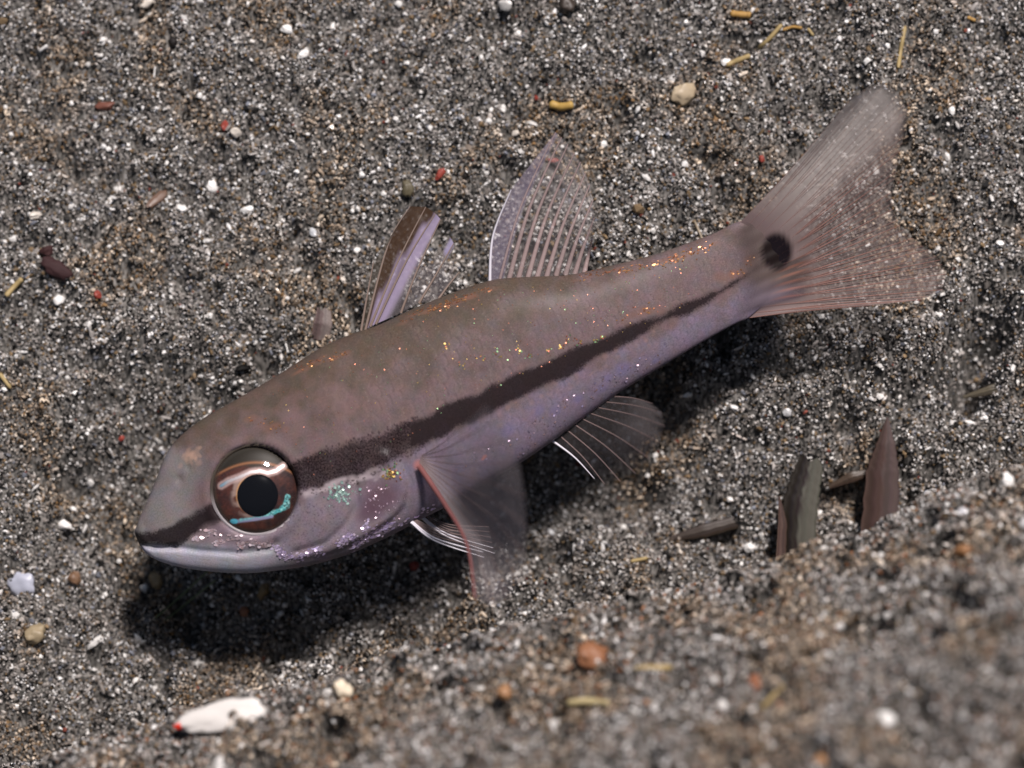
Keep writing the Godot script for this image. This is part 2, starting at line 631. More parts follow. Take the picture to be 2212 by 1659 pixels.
func skin_texture() -> ImageTexture:
	var r := RandomNumberGenerator.new()
	r.seed = 5
	skin.resize(skin_w * skin_h * 3)
	var blotch := FastNoiseLite.new()
	blotch.seed = 8
	blotch.frequency = 0.012
	blotch.fractal_octaves = 4
	var grainy := FastNoiseLite.new()
	grainy.seed = 9
	grainy.frequency = 0.22
	grainy.fractal_octaves = 2
	var middle := PackedFloat32Array()
	var half := PackedFloat32Array()
	for x in 1800:
		var i := 0
		while i < STRIPE.size() - 2 and x > STRIPE[i + 1][0]:
			i += 1
		var u := clampf((x - STRIPE[i][0]) / float(STRIPE[i + 1][0] - STRIPE[i][0]), 0.0, 1.0)
		middle.append(lerpf(STRIPE[i][1], STRIPE[i + 1][1], u))
		half.append(lerpf(STRIPE[i][2], STRIPE[i + 1][2], u))
	var dorsal := Vector3(0.086, 0.063, 0.049)
	var flank := Vector3(0.136, 0.097, 0.100)
	var belly := Vector3(0.160, 0.128, 0.170)
	var snout := Vector3(0.175, 0.158, 0.160)
	var chin := Vector3(0.36, 0.355, 0.41)
	var dark := Vector3(0.007, 0.003, 0.004)
	for y in skin_h:
		var c := cos(PI * (y + 0.5) / skin_h)
		for x in skin_w:
			var p := body_pixel((x + 0.5) / skin_w, c)
			var b := blotch.get_noise_2d(p.x, p.y)
			var g := grainy.get_noise_2d(p.x, p.y)
			var k := clampi(int(p.x), 0, 1799)
			var off := p.y - middle[k]
			var col := dorsal.lerp(flank, smoothstep(-230.0, -60.0, off + b * 90.0))
			col = col.lerp(belly, smoothstep(5.0, 60.0, off + b * 50.0))
			var pearl := smoothstep(930.0, 800.0, p.x + b * 40.0) * smoothstep(20.0, 70.0, off + b * 30.0)
			col = col.lerp(Vector3(0.225, 0.185, 0.205), pearl * 0.6)
			if p.x < 700.0:
				col = col.lerp(snout, smoothstep(470.0, 390.0, p.x + b * 40.0) * smoothstep(955.0, 1005.0, p.y + b * 30.0))
				col = col.lerp(chin, smoothstep(1165.0, 1188.0, p.y + b * 8.0) * smoothstep(660.0, 560.0, p.x + b * 40.0))
			col *= 1.0 + b * 0.14 + g * 0.26
			col.x *= 1.0 + 0.15 * blotch.get_noise_2d(p.x * 2.0 + 900.0, p.y * 2.0)
			col.z *= 1.0 + 0.15 * blotch.get_noise_2d(p.x * 2.0, p.y * 2.0 + 700.0)
			# rusty bloom over the nape
			var bloom := exp(-(pow((p.x - 700.0) / 170.0, 2.0) + pow((p.y - 880.0) / 75.0, 2.0))) * clampf(0.6 + b * 1.6, 0.0, 1.0)
			col = col.lerp(Vector3(0.165, 0.098, 0.086), bloom * 0.45)
			# scale rows
			var u := (x + 0.5) / skin_w
			if u > 0.33:
				var row := float(y) / skin_h * 24.0
				var ring := u * 58.0 + (0.5 if int(row) % 2 else 0.0)
				var q := Vector2(ring - floorf(ring) - 0.1, (row - floorf(row) - 0.5) * 1.1)
				var edge_of := smoothstep(0.72, 0.86, q.length()) * smoothstep(0.33, 0.42, u) * clampf(0.5 + b * 1.5, 0.0, 1.0)
				col *= 1.0 - 0.20 * edge_of + 0.10 * smoothstep(0.5, 0.7, q.length()) * (1.0 - edge_of)
			if half[k] > 0.3:
				var edge := half[k] - absf(off) + g * 6.0 + b * 12.0
				var s := smoothstep(-6.0, 9.0, edge) * (0.93 + 0.07 * g)
				if p.x > 620.0 and p.x < 890.0:
					s *= 0.86 + 0.5 * g + b * 0.25
				col = col.lerp(dark, clampf(s, 0.0, 1.0))
			var spot := Vector2((p.x - 1676.0) / 36.0, (p.y - 545.0) / 43.0).length() + g * 0.16
			col = col.lerp(Vector3(0.018, 0.013, 0.016), 1.0 - smoothstep(0.82, 1.12, spot))
			var at := (y * skin_w + x) * 3
			skin[at] = col.x
			skin[at + 1] = col.y
			skin[at + 2] = col.z
	var orange := Color(0.34, 0.125, 0.075)
	var gold := Color(0.52, 0.36, 0.11)
	var green := Color(0.20, 0.36, 0.18)
	var pink := Color(0.50, 0.30, 0.33)
	var violet := Color(0.30, 0.23, 0.46)
	var teal := Color(0.22, 0.40, 0.37)
	# maroon gill patch
	dab(822, 1078, 42, Color(0.085, 0.040, 0.060), 0.75, 1.1, 0.3)
	dab(800, 1105, 26, Color(0.10, 0.055, 0.08), 0.6)
	# coppery flecks along the back, the tail root and behind the eye
	for q in [[868, 692, 950, 662, 26], [930, 670, 1010, 642, 40], [985, 650, 1060, 622, 18], [1250, 601, 1345, 582, 26], [1330, 589, 1460, 563, 24], [1439, 566, 1540, 527, 40], [1616, 568, 1632, 558, 12], [1560, 600, 1610, 585, 8], [640, 803, 680, 782, 18], [690, 780, 760, 764, 16], [540, 905, 620, 925, 10], [1340, 690, 1420, 662, 12]]:
		for k in 6:
			dab(lerpf(q[0], q[2], k / 5.0) + r.randfn() * 4, lerpf(q[1], q[3], k / 5.0) + r.randfn() * 4, r.randf_range(5, 10), Color(0.20, 0.095, 0.065), r.randf_range(0.1, 0.4), 1.6, -0.2)
		for k in int(q[4] * 1.6):
			var u := r.randf()
			plate(lerpf(q[0], q[2], u) + r.randfn() * 5, lerpf(q[1], q[3], u) + r.randfn() * 5, r.randf_range(0.8, 2.4), orange.lerp(gold, r.randf() * 0.4), r.randf_range(1.0, 2.2), 0.35)
	# specks scattered over the flank and a row of scales above the stripe
	for k in 420:
		var t := r.randf_range(0.26, 0.88)
		var w := body_pixel(t, r.randf_range(-0.15, 0.86))
		plate(w.x, w.y, r.randf_range(0.6, 1.4), [gold, orange, green, orange][r.randi() % 4])
	for q in [[999, 792], [1040, 773], [1077, 763], [1143, 771], [1187, 757], [1214, 749], [1251, 743], [1286, 737], [1300, 728], [1230, 732], [967, 747], [1120, 755]]:
		for k in 8:
			plate(q[0] + r.randfn() * 5, q[1] + r.randfn() * 4, r.randf_range(1.2, 2.6), [gold, green, gold, orange][r.randi() % 4])
	for k in 80:
		plate(848 + r.randfn() * 10, 1018 + r.randfn() * 10, r.randf_range(1.4, 3.4), [gold, gold, green, orange][r.randi() % 4])
	# pale skin under the stripe with silvery plates
	for k in 80:
		var u := r.randf()
		dab(lerpf(660, 845, u) + r.randfn() * 4, lerpf(1068, 1018, u) - 6 * sin(u * PI) + r.randfn() * 5, r.randf_range(2, 6), Color(0.40, 0.34, 0.36), 0.3, 1.8, -0.1)
	for k in 110:
		plate(738 + r.randfn() * 18, 1064 + r.randfn() * 10, r.randf_range(1.2, 3.6), teal.lerp(Color(0.6, 0.8, 0.7), r.randf()))
	for q in [[462, 1146, 12], [478, 1167, 9], [512, 1159, 12], [524, 1176, 10], [548, 1170, 9], [576, 1173, 10], [430, 1160, 7]]:
		dab(q[0], q[1], q[2] * 1.4, Color(0.30, 0.22, 0.24), 0.35, 1.6, 0.1)
		for k in 20:
			plate(q[0] + r.randfn() * q[2] * 0.8, q[1] + r.randfn() * q[2] * 0.4, r.randf_range(1.2, 4.0), Color(0.85, 0.62, 0.64).lerp(Color(0.9, 0.8, 0.86), r.randf()), 1.5, 0.1)
	for q in [[600, 1180, 620, 1205, 26], [625, 1205, 700, 1185, 26], [735, 1172, 765, 1155, 26], [760, 1180, 850, 1128, 40], [790, 1125, 800, 1160, 12], [830, 1140, 940, 1090, 12]]:
		for k in q[4] * 3:
			var u := r.randf()
			plate(lerpf(q[0], q[2], u) + r.randfn() * 5, lerpf(q[1], q[3], u) + r.randfn() * 5, r.randf_range(1.2, 3.8), Color(0.62, 0.52, 0.82).lerp(Color(0.82, 0.68, 0.84), r.randf()), 1.5, 0.5)
	for k in 70:
		plate(r.randf_range(790, 880), r.randf_range(1050, 1125), r.randf_range(0.8, 2.2), Color(0.8, 0.6, 0.72))
	for k in 160:
		var w := body_pixel(r.randf_range(0.42, 0.80), r.randf_range(-0.92, -0.62))
		plate(w.x, w.y, r.randf_range(0.8, 2.4), Color(0.30, 0.26, 0.42).lerp(Color(0.42, 0.26, 0.22), r.randf()), 1.4, 0.9)
	# streaks along the lower jaw
	for k in 70:
		dab(r.randf_range(345, 580), r.randf_range(1190, 1230), r.randf_range(1.0, 2.4), [Color(0.22, 0.21, 0.25), Color(0.48, 0.47, 0.55), Color(0.30, 0.26, 0.24)][r.randi() % 3], r.randf_range(0.15, 0.45), 7.0, -0.42)
	# dark pigment dots on the cheek
	for k in 420:
		dab(r.randf_range(610, 760), r.randf_range(1085, 1190), r.randf_range(0.7, 1.6), Color(0.05, 0.03, 0.05), 0.55)
	for k in 260:
		var u := r.randf_range(0.2, 0.45)
		var w := body_pixel(u, 0.0)
		var m := middle[int(w.x)]
		var h := half[int(w.x)]
		dab(w.x, m + (h + r.randf_range(-4, 9)) * (1 if r.randf() < 0.5 else -1), r.randf_range(0.9, 2.0), Color(0.03, 0.018, 0.022), 0.8)
	# rusty bars and blue patches beneath the stripe
	for k in 17:
		var x := 1075 + k * 21
		var m := middle[x] + half[x]
		for s in 7:
			dab(x + s * 2.2 + r.randfn() * 5, m + 6 + s * 6.0 + r.randfn() * 4, r.randf_range(1.5, 6.0), Color(0.34, 0.20, 0.17), (0.26 - 0.03 * s) * r.randf())
		if r.randf() < 0.5:
			dab(x + r.randfn() * 8, m + r.randf_range(40, 70), r.randf_range(8, 17), Color(0.13, 0.12, 0.26), 0.35)
	for q in [[905, 1002, 10], [918, 1012, 8], [1047, 985, 5], [1043, 990, 4]]:
		dab(q[0], q[1], q[2], Color(0.45, 0.17, 0.14), 0.6)
	for k in 30:
		dab(418 + r.randfn() * 12, 985 + r.randfn() * 10, r.randf_range(3, 8), Color(0.42, 0.27, 0.20), 0.25)
	# pale edges of the scale rows
	for row in 26:
		var t0 := 0.36 + row * 0.0225
		for s in 22:
			var c := 0.9 - s * 0.045
			var w := body_pixel(t0 + 0.016 * sin(PI * s / 21.0) + 0.0006 * s, c)
			dab(w.x, w.y, 1.1, Color(0.30, 0.25, 0.24), r.randf() * 0.45)
	var bytes := PackedByteArray()
	bytes.resize(skin_w * skin_h * 3)
	for k in bytes.size():
		bytes[k] = clampi(int(pow(clampf(skin[k], 0.0, 1.0), 1.0 / 2.2) * 255.0 + 0.5), 0, 255)
	skin.clear()
	return ImageTexture.create_from_image(Image.create_from_data(skin_w, skin_h, false, Image.FORMAT_RGB8, bytes))


func scale_relief() -> ImageTexture:
	var im := Image.create_empty(1024, 384, false, Image.FORMAT_L8)
	for y in 384:
		for x in 1024:
			var t := x / 1024.0
			var v := 0.5
			if t > 0.36 and t < 0.95:
				var rows := y / 384.0 * 26.0
				var cols := t * 62.0 + (0.5 if int(rows) % 2 else 0.0)
				var q := Vector2(cols - floorf(cols), (rows - floorf(rows) - 0.5) * 1.1)
				var d := (q - Vector2(0.1, 0.0)).length()
				v = 0.5 + 0.4 * clampf(d, 0.0, 0.9) - 0.5 * smoothstep(0.82, 0.95, d)
			im.set_pixel(x, y, Color(v, v, v))
	return ImageTexture.create_from_image(im)


func make_fish() -> void:
	measure_body()
	var fish := Node3D.new()
	fish.name = "cardinalfish"
	fish.transform = Transform3D(Basis(right, up, back), pixel(970, 870, 0.0) * MM)
	add_child(fish)
	tag(fish, "small grey and mauve fish with a dark side stripe and black tail spot", "fish")
	var m := StandardMaterial3D.new()
	m.albedo_texture = skin_texture()
	m.roughness = 0.5
	m.metallic_specular = 0.16
	m.clearcoat_enabled = true
	m.clearcoat = 0.08
	m.clearcoat_roughness = 0.3
	m.heightmap_enabled = true
	m.heightmap_texture = scale_relief()
	m.heightmap_scale = 0.0006
	var body := hang("body", body_mesh(), m, fish)
	var shiny := vertex_mat(0.38)
	shiny.metallic = 0.65
	var flecks := hang("reflective_scales", plate_mesh(), shiny, body)
	tag(flecks, "", "", "", "stuff")
	make_eye(fish)
	make_fins(fish)


func cap(r: Vector2, dome: float, at: Vector3, rings := 18, round_ := 64, from := 0.0) -> ArrayMesh:
	var pos := PackedVector3Array()
	var uv := PackedVector2Array()
	for i in rings + 1:
		var s := lerpf(from, 1.0, float(i) / rings)
		for k in round_ + 1:
			var a := TAU * k / round_
			var e := Vector2(cos(a), sin(a)) * sin(s * PI / 2.0)
			pos.append((at + Vector3(e.x * r.x, e.y * r.y, dome * cos(s * PI / 2.0))) * MM)
			uv.append(Vector2(e.x * 0.5 + 0.5, 0.5 - e.y * 0.5))
	var index := PackedInt32Array()
	for i in rings:
		for k in round_:
			var a := i * (round_ + 1) + k
			var b := a + round_ + 1
			index.append_array([a, b, a + 1, a + 1, b, b + 1])
	return smooth_mesh(pos, uv, index, PackedColorArray())


func iris_texture() -> Array:
	var im := Image.create_empty(320, 320, false, Image.FORMAT_RGB8)
	var metal := Image.create_empty(320, 320, false, Image.FORMAT_RGB8)
	var n := FastNoiseLite.new()
	n.seed = 4
	n.frequency = 3.0
	n.fractal_octaves = 3
	var f := FastNoiseLite.new()
	f.seed = 6
	f.frequency = 14.0
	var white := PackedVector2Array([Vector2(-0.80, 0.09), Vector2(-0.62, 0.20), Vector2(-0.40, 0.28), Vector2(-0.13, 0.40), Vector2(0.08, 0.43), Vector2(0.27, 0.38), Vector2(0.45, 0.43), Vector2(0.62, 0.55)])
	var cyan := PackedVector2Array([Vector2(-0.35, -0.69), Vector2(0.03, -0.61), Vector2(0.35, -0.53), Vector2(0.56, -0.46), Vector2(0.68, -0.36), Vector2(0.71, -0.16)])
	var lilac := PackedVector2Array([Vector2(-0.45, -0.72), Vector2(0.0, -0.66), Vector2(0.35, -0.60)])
	for y in 320:
		for x in 320:
			var e := Vector2(x / 160.0 - 1.0, 1.0 - y / 160.0)
			var g := n.get_noise_2d(e.x, e.y)
			var h := f.get_noise_2d(e.x, e.y)
			var fibre_ := 1.0 + 0.5 * f.get_noise_2d(atan2(e.y + 0.105, e.x - 0.03) * 2.4, e.length() * 0.35) + 0.35 * h
			var c := Color(0.080, 0.028, 0.020).lerp(Color(0.030, 0.016, 0.016), clampf(0.5 + g + e.x * 0.3, 0, 1)) * fibre_
			c = c.lerp(Color(0.026, 0.021, 0.014), smoothstep(0.46, 0.60, e.y + 0.12 * e.x * e.x + g * 0.06))
			c = c.lerp(Color(0.30, 0.13, 0.06), 0.8 * exp(-pow((e.y + 0.35 * e.x * e.x - 0.62) / 0.03, 2.0)))
			c = c.lerp(Color(0.05, 0.045, 0.035), smoothstep(0.88, 0.97, e.length()) * 0.6)
			var q := e - Vector2(0.03, -0.105)
			var left := clampf(0.45 - q.x * 1.4, 0.0, 1.0)
			c = c.lerp(Color(0.62, 0.33, 0.13), left * exp(-pow((q.length() - 0.45) / 0.035, 2.0)))
			c = c.lerp(Color(0.55, 0.40, 0.34), left * 0.5 * exp(-pow((q.length() - 0.53) / 0.07, 2.0)) * clampf(0.6 + g * 2.0, 0, 1))
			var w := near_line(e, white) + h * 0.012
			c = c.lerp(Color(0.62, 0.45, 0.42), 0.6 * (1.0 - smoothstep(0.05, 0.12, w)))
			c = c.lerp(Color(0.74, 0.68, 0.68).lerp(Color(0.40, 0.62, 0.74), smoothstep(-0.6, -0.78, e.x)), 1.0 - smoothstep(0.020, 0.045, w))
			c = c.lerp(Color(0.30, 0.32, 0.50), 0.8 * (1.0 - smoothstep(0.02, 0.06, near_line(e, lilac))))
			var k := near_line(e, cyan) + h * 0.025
			c = c.lerp(Color(0.09, 0.50, 0.52).lerp(Color(0.35, 0.66, 0.64), clampf(h * 2.0, 0, 1)), clampf(0.7 + 1.1 * h + 0.5 * g, 0.0, 1.0) * (1.0 - smoothstep(0.008, 0.050, k - 0.03 * smoothstep(-0.1, 0.5, e.x) + 0.05 * g)))  # cyan iris marking, with its strobe-lit brightness painted into the colour
			c = c.lerp(Color(0.11, 0.52, 0.68), 1.0 - smoothstep(0.055, 0.085, ((e - Vector2(-0.51, -0.72)) * Vector2(0.75, 1.2)).length()))  # cyan blob: reflection of a second strobe, painted into the iris colour
			im.set_pixel(x, y, c.linear_to_srgb())
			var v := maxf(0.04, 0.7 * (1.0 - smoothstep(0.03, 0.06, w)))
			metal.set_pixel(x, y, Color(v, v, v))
	return [ImageTexture.create_from_image(im), ImageTexture.create_from_image(metal)]


func make_eye(fish: Node3D) -> void:
	var centre := fish_point(eye_at.x, eye_at.y, 1.66)
	var r := 97.0 * PX
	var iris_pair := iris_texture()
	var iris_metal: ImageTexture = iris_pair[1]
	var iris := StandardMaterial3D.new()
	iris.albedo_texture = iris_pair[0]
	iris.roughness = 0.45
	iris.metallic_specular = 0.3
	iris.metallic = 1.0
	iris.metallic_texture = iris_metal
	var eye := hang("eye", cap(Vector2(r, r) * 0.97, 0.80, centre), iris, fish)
	var black := mat(Color(0.004, 0.004, 0.005), 0.3, 0.08)
	hang("pupil", cap(Vector2(1.20, 1.25), 0.36, centre + Vector3(0.03 * r, -0.105 * r, 0.60)), black, eye)
	var clear := StandardMaterial3D.new()
	clear.transparency = BaseMaterial3D.TRANSPARENCY_ALPHA
	clear.albedo_color = Color(0, 0, 0, 0.01)
	clear.roughness = 0.03
	hang("cornea", cap(Vector2(r, r) * 1.0, 1.2, centre), clear, eye)
	# rim of pale skin round the eyeball
	var pos := PackedVector3Array()
	var colors := PackedColorArray()
	var index := PackedInt32Array()
	for k in 97:
		var a := TAU * k / 96.0
		var d := Vector2(cos(a), sin(a))
		for s in 9:
			var b := TAU * s / 8.0
			var rr := r * 1.0 + 0.11 * cos(b)
			var on := to_skin(eye_at + Vector2(d.x, -d.y) * 101.0)
			var zz := smooth_along(THICK, on.x) * pow(sin(on.y * PI), 0.78)
			pos.append(Vector3(centre.x + d.x * rr, centre.y + d.y * rr, zz - 0.04 + 0.09 * sin(b)) * MM)
			var low := smoothstep(-0.1, -0.75, d.y + 0.25 * d.x * 0.6)
			colors.append(Color(0.060, 0.050, 0.038).lerp(Color(0.42, 0.39, 0.40), low))
	for k in 96:
		for s in 8:
			var q := k * 9 + s
			index.append_array([q, q + 1, q + 9, q + 1, q + 10, q + 9])
	hang("eyelid", smooth_mesh(pos, PackedVector2Array(), index, colors), vertex_mat(0.4), eye)


func tube(points: PackedVector3Array, radii: PackedFloat32Array, sides := 6, color := Color.WHITE) -> ArrayMesh:
	var pos := PackedVector3Array()
	var colors := PackedColorArray()
	var index := PackedInt32Array()
	var n := points.size()
	for i in n:
		var d := (points[mini(i + 1, n - 1)] - points[maxi(i - 1, 0)]).normalized()
		var u := d.cross(Vector3(0.13, 0.21, 0.97)).normalized()
		var w := d.cross(u)
		for s in sides + 1:
			var a := TAU * s / sides
			pos.append((points[i] + (u * cos(a) + w * sin(a)) * radii[i]) * MM)
			colors.append(color)
	for i in n - 1:
		for s in sides:
			var q := i * (sides + 1) + s
			index.append_array([q, q + sides + 1, q + 1, q + 1, q + sides + 1, q + sides + 2])
	return smooth_mesh(pos, PackedVector2Array(), index, colors)


func ray_path(points: Array, steps: int) -> PackedVector3Array:    # points: [px, py, z]
	var out := PackedVector3Array()
	for i in steps + 1:
		var f := float(i) / steps * (points.size() - 1)
		var k := mini(int(f), points.size() - 2)
		var q := []
		for o in [-1, 0, 1, 2]:
			var a: Array = points[clampi(k + o, 0, points.size() - 1)]
			q.append(Vector3(a[0], a[1], a[2]))
		var v: Vector3 = q[1].cubic_interpolate(q[2], q[0], q[3], f - k)
		out.append(fish_point(v.x, v.y, v.z))
	return out


func web(rays: Array, paint: Callable, across := 4) -> ArrayMesh:   # a membrane over a fan of paths with equal steps
	var pos := PackedVector3Array()
	var colors := PackedColorArray()
	var index := PackedInt32Array()
	var n: int = rays[0].size()
	var columns := (rays.size() - 1) * across + 1
	for c in columns:
		var f := float(c) / across
		var k := mini(int(f), rays.size() - 2)
		for i in n:
			var p: Vector3 = rays[k][i].lerp(rays[k + 1][i], f - k)
			p.z += 0.05 * sin(f * TAU * 0.5) * i / n
			pos.append(p * MM)
			colors.append(paint.call(f, float(i) / (n - 1), p))
	for c in columns - 1:
		for i in n - 1:
			var q := c * n + i
			index.append_array([q, q + 1, q + n, q + 1, q + n + 1, q + n])
	return smooth_mesh(pos, PackedVector2Array(), index, colors)


func taper(n: int, a: float, b: float) -> PackedFloat32Array:
	var out := PackedFloat32Array()
	for i in n:
		out.append(lerpf(a, b, float(i) / (n - 1)))
	return out


func clear_c(r: float, g: float, b: float, a: float) -> Color:
	return Color(r, g, b, a)


func add_rays(called: String, rays: Array, thick: float, thin: float, m: Material, fin: Node, skip := 1) -> void:
	for k in range(0, rays.size(), skip):
		hang(called, tube(rays[k], taper(rays[k].size(), thick, thin), 5), m, fin)


func make_fins(fish: Node3D) -> void:
	var film := vertex_mat(0.5, true)
	film.metallic_specular = 0.15
	film.backlight_enabled = true
	film.backlight = Color(0.8, 0.8, 0.8)
	var ray_m := mat(Color(0.30, 0.22, 0.21), 0.5, 0.2)
	ray_m.transparency = BaseMaterial3D.TRANSPARENCY_ALPHA
	ray_m.albedo_color.a = 0.45
	var pale := mat(Color(0.62, 0.60, 0.66), 0.3)
	var r := RandomNumberGenerator.new()
	r.seed = 21
	# first dorsal: dark front, lilac sheen behind, clear and torn at the back
	var n := 14
	var first := [
		ray_path([[780, 714, 0], [793, 640, 0.2], [807, 566, 0.4]], n),
		ray_path([[789, 713, 0], [838, 530, 0.4], [886, 446, 0.7]], n),
		ray_path([[800, 705, 0], [862, 560, 0.4], [920, 447, 0.7]], n),
		ray_path([[812, 700, 0], [880, 560, 0.5], [941, 461, 0.8]], n),
		ray_path([[866, 676, 0], [903, 580, 0.3], [952, 474, 0.6]], n),
		ray_path([[905, 655, 0], [944, 590, 0.1], [980, 526, 0.2]], n),
		ray_path([[948, 645, 0], [970, 615, 0], [992, 588, 0]], n)]
	var sheen := func(f: float, s: float, _p: Vector3) -> Color:
		var brown := Color(0.075, 0.046, 0.030, 0.90)
		var lilac := Color(0.48, 0.40, 0.58, 0.85)
		var none := Color(0.40, 0.36, 0.38, 0.22)
		if f < 1.0:
			return Color(0.10, 0.085, 0.065, 0.5)
		if f <= 3.0:
			var edge := (f - 1.0) / 2.0 - (0.12 + 0.9 * s)
			return brown.lerp(lilac, smoothstep(-0.12, 0.10, edge + 0.10 * sin(s * 17.0 + f * 3.0)) * (0.75 + 0.25 * sin(f * 41.0 + s * 5.0)))
		if f < 4.0:
			return lilac.lerp(none, smoothstep(0.55, 1.0, (f - 3.0) + 0.6 * (0.5 - s)))
		if f < 4.75 and s > 0.60 + 0.06 * sin(f * 30.0):
			return Color(0.4, 0.36, 0.38, 0.0)
		if f < 5.02 and s > 0.74:
			return Color(0.45, 0.40, 0.62, 0.8)
		if f > 5.0 and s > 0.7 + 0.1 * sin(f * 17.0):
			return Color(0.4, 0.36, 0.38, 0.0)
		return none
	var fin := hang("first_dorsal_fin", web(first, sheen, 6), film, fish)
	fin.set_meta("label", "front dorsal fin, dark brown ahead and lilac behind")
	add_rays("fin_spine", first, 0.085, 0.03, mat(Color(0.24, 0.18, 0.15), 0.4), fin)
	# second dorsal
	var second := []
	var tops := [[1104, 410], [1200, 286], [1213, 297], [1227, 312], [1241, 330], [1254, 350], [1265, 373], [1274, 400], [1281, 432], [1284, 470], [1280, 512]]
	for k in tops.size():
		var u := float(k) / (tops.size() - 1)
		var bx := lerpf(1058, 1262, u)
		var by := 610.0 - 20.0 * u
		var bend := 16.0 * (1.0 - u)
		second.append(ray_path([[bx, by, 0], [lerpf(bx, tops[k][0], 0.5) - bend, lerpf(by, tops[k][1], 0.5), 0.35 * sin(k)], [tops[k][0], tops[k][1], 0.5 + 0.4 * sin(k * 0.8)]], 28))
	var bars := func(f: float, s: float, _p: Vector3) -> Color:
		var a := 0.07 + 0.12 * exp(-s * 7.0)
		if f < 1.3:
			return Color(0.36, 0.31, 0.40, 0.45)
		if s > 0.5 and int(s * 27.0) % 2 == 0:
			a += 0.26 * smoothstep(0.45, 0.7, s)
		return Color(0.60, 0.55, 0.55, a)
	fin = hang("second_dorsal_fin", web(second, bars, 4), film, fish)
	var dorsal_ray := mat(Color(0.40, 0.30, 0.29), 0.5, 0.2)
	dorsal_ray.transparency = BaseMaterial3D.TRANSPARENCY_ALPHA
	dorsal_ray.albedo_color.a = 0.55
	for k in second.size():
		hang("fin_ray", tube(second[k], taper(second[k].size(), 0.10 if k < 2 else 0.17, 0.03), 6), pale if k < 1 else dorsal_ray, fin)
	# tail fin: the upper lobe swings towards the lens
	var tips := [[1846, 205, 4.9], [1878, 186, 4.9], [1912, 180, 4.7], [1942, 203, 4.2], [1960, 238, 3.8], [1955, 280, 3.3], [1944, 325, 2.7], [1934, 372, 2.0], [1926, 415, 1.4], [1928, 452, 0.9], [1944, 487, 0.6], [1972, 515, 0.2], [2004, 540, 0.1], [2030, 562, 0.0], [2042, 592, -0.2], [2036, 626, -0.3], [1990, 648, -0.3], [1890, 659, -0.2]]
	var fan := []
	for k in tips.size():
		var u := float(k) / (tips.size() - 1)
		var base := Vector2(1594, 486).lerp(Vector2(1594, 690), u) + Vector2(66.0 * sin(PI * u), 0)
		var tip := Vector2(tips[k][0], tips[k][1])
		var half := base.lerp(tip, 0.45) + Vector2(6.0, 6.0) * (0.5 - u)
		fan.append(ray_path([[base.x, base.y, 0], [half.x, half.y, tips[k][2] * 0.38], [tip.x, tip.y, tips[k][2]]], 40))
	var veil := func(f: float, s: float, p: Vector3) -> Color:
		var a := lerpf(0.95, 0.42, smoothstep(0.10, 0.62, s))
		a += 0.44 * smoothstep(7.5, 2.0, f) * smoothstep(0.2, 0.6, s)
		a += 0.22 * smoothstep(13.5, 16.5, f)
		if int(s * 40.0 + f * 0.7) % 3 == 0 and s > 0.4:
			a -= 0.10
		var c := Color(0.23, 0.165, 0.165).lerp(Color(0.36, 0.285, 0.27), smoothstep(0.05, 0.5, s)).lerp(Color(0.66, 0.60, 0.56), smoothstep(7.0, 2.0, f) * smoothstep(0.1, 0.6, s))
		var spot := Vector2((p.x / PX + 970.0 - 1676.0) / 36.0, (870.0 - p.y / PX - 545.0) / 43.0).length()
		c = c.lerp(Color(0.018, 0.013, 0.016), 1.0 - smoothstep(0.75, 1.15, spot))
		a *= 1.0 - 0.75 * smoothstep(0.90, 1.0, s + 0.035 * sin(f * 12.6)) 
		return Color(c.r, c.g, c.b, clampf(maxf(a, 1.0 - spot * 0.5), 0.0, 0.97))
	fin = hang("tail_fin", web(fan, veil, 4), film, fish)
	var rusty := mat(Color(0.36, 0.19, 0.16), 0.5, 0.2)
	rusty.transparency = BaseMaterial3D.TRANSPARENCY_ALPHA
	rusty.albedo_color.a = 0.5
	for k in fan.size():
		var widths := taper(fan[k].size(), 0.066, 0.018)
		for i in 16:
			widths[i] *= i / 16.0 * 0.9 + 0.02
		for i in widths.size():
			var from := Vector2(fan[k][i].x / PX + 970.0 - 1676.0, 870.0 - fan[k][i].y / PX - 545.0).length()
			widths[i] *= maxf(0.02, smoothstep(44.0, 66.0, from)) * (0.4 if k < 6 else 1.0)
		hang("fin_ray", tube(fan[k], widths, 5), rusty, fin)
		if k < fan.size() - 1:
			for s in [0.33, 0.67]:
				var branch := PackedVector3Array()
				for i in range(5, 41):
					var w := smoothstep(5.0, 26.0, i)
					branch.append(fan[k][i].lerp(fan[k + 1][i], w * s if s < 0.5 else 1.0 - w * (1.0 - s)) + Vector3(0, 0, 0.03))
				var thin := taper(branch.size(), 0.032, 0.012)
				for i in branch.size():
					thin[i] *= maxf(0.02, smoothstep(5.0, 14.0, i)) * (0.5 if k < 5 else 1.0)
				hang("fin_ray", tube(branch, thin, 4), rusty if (k + int(s * 3)) % 3 else ray_m, fin)
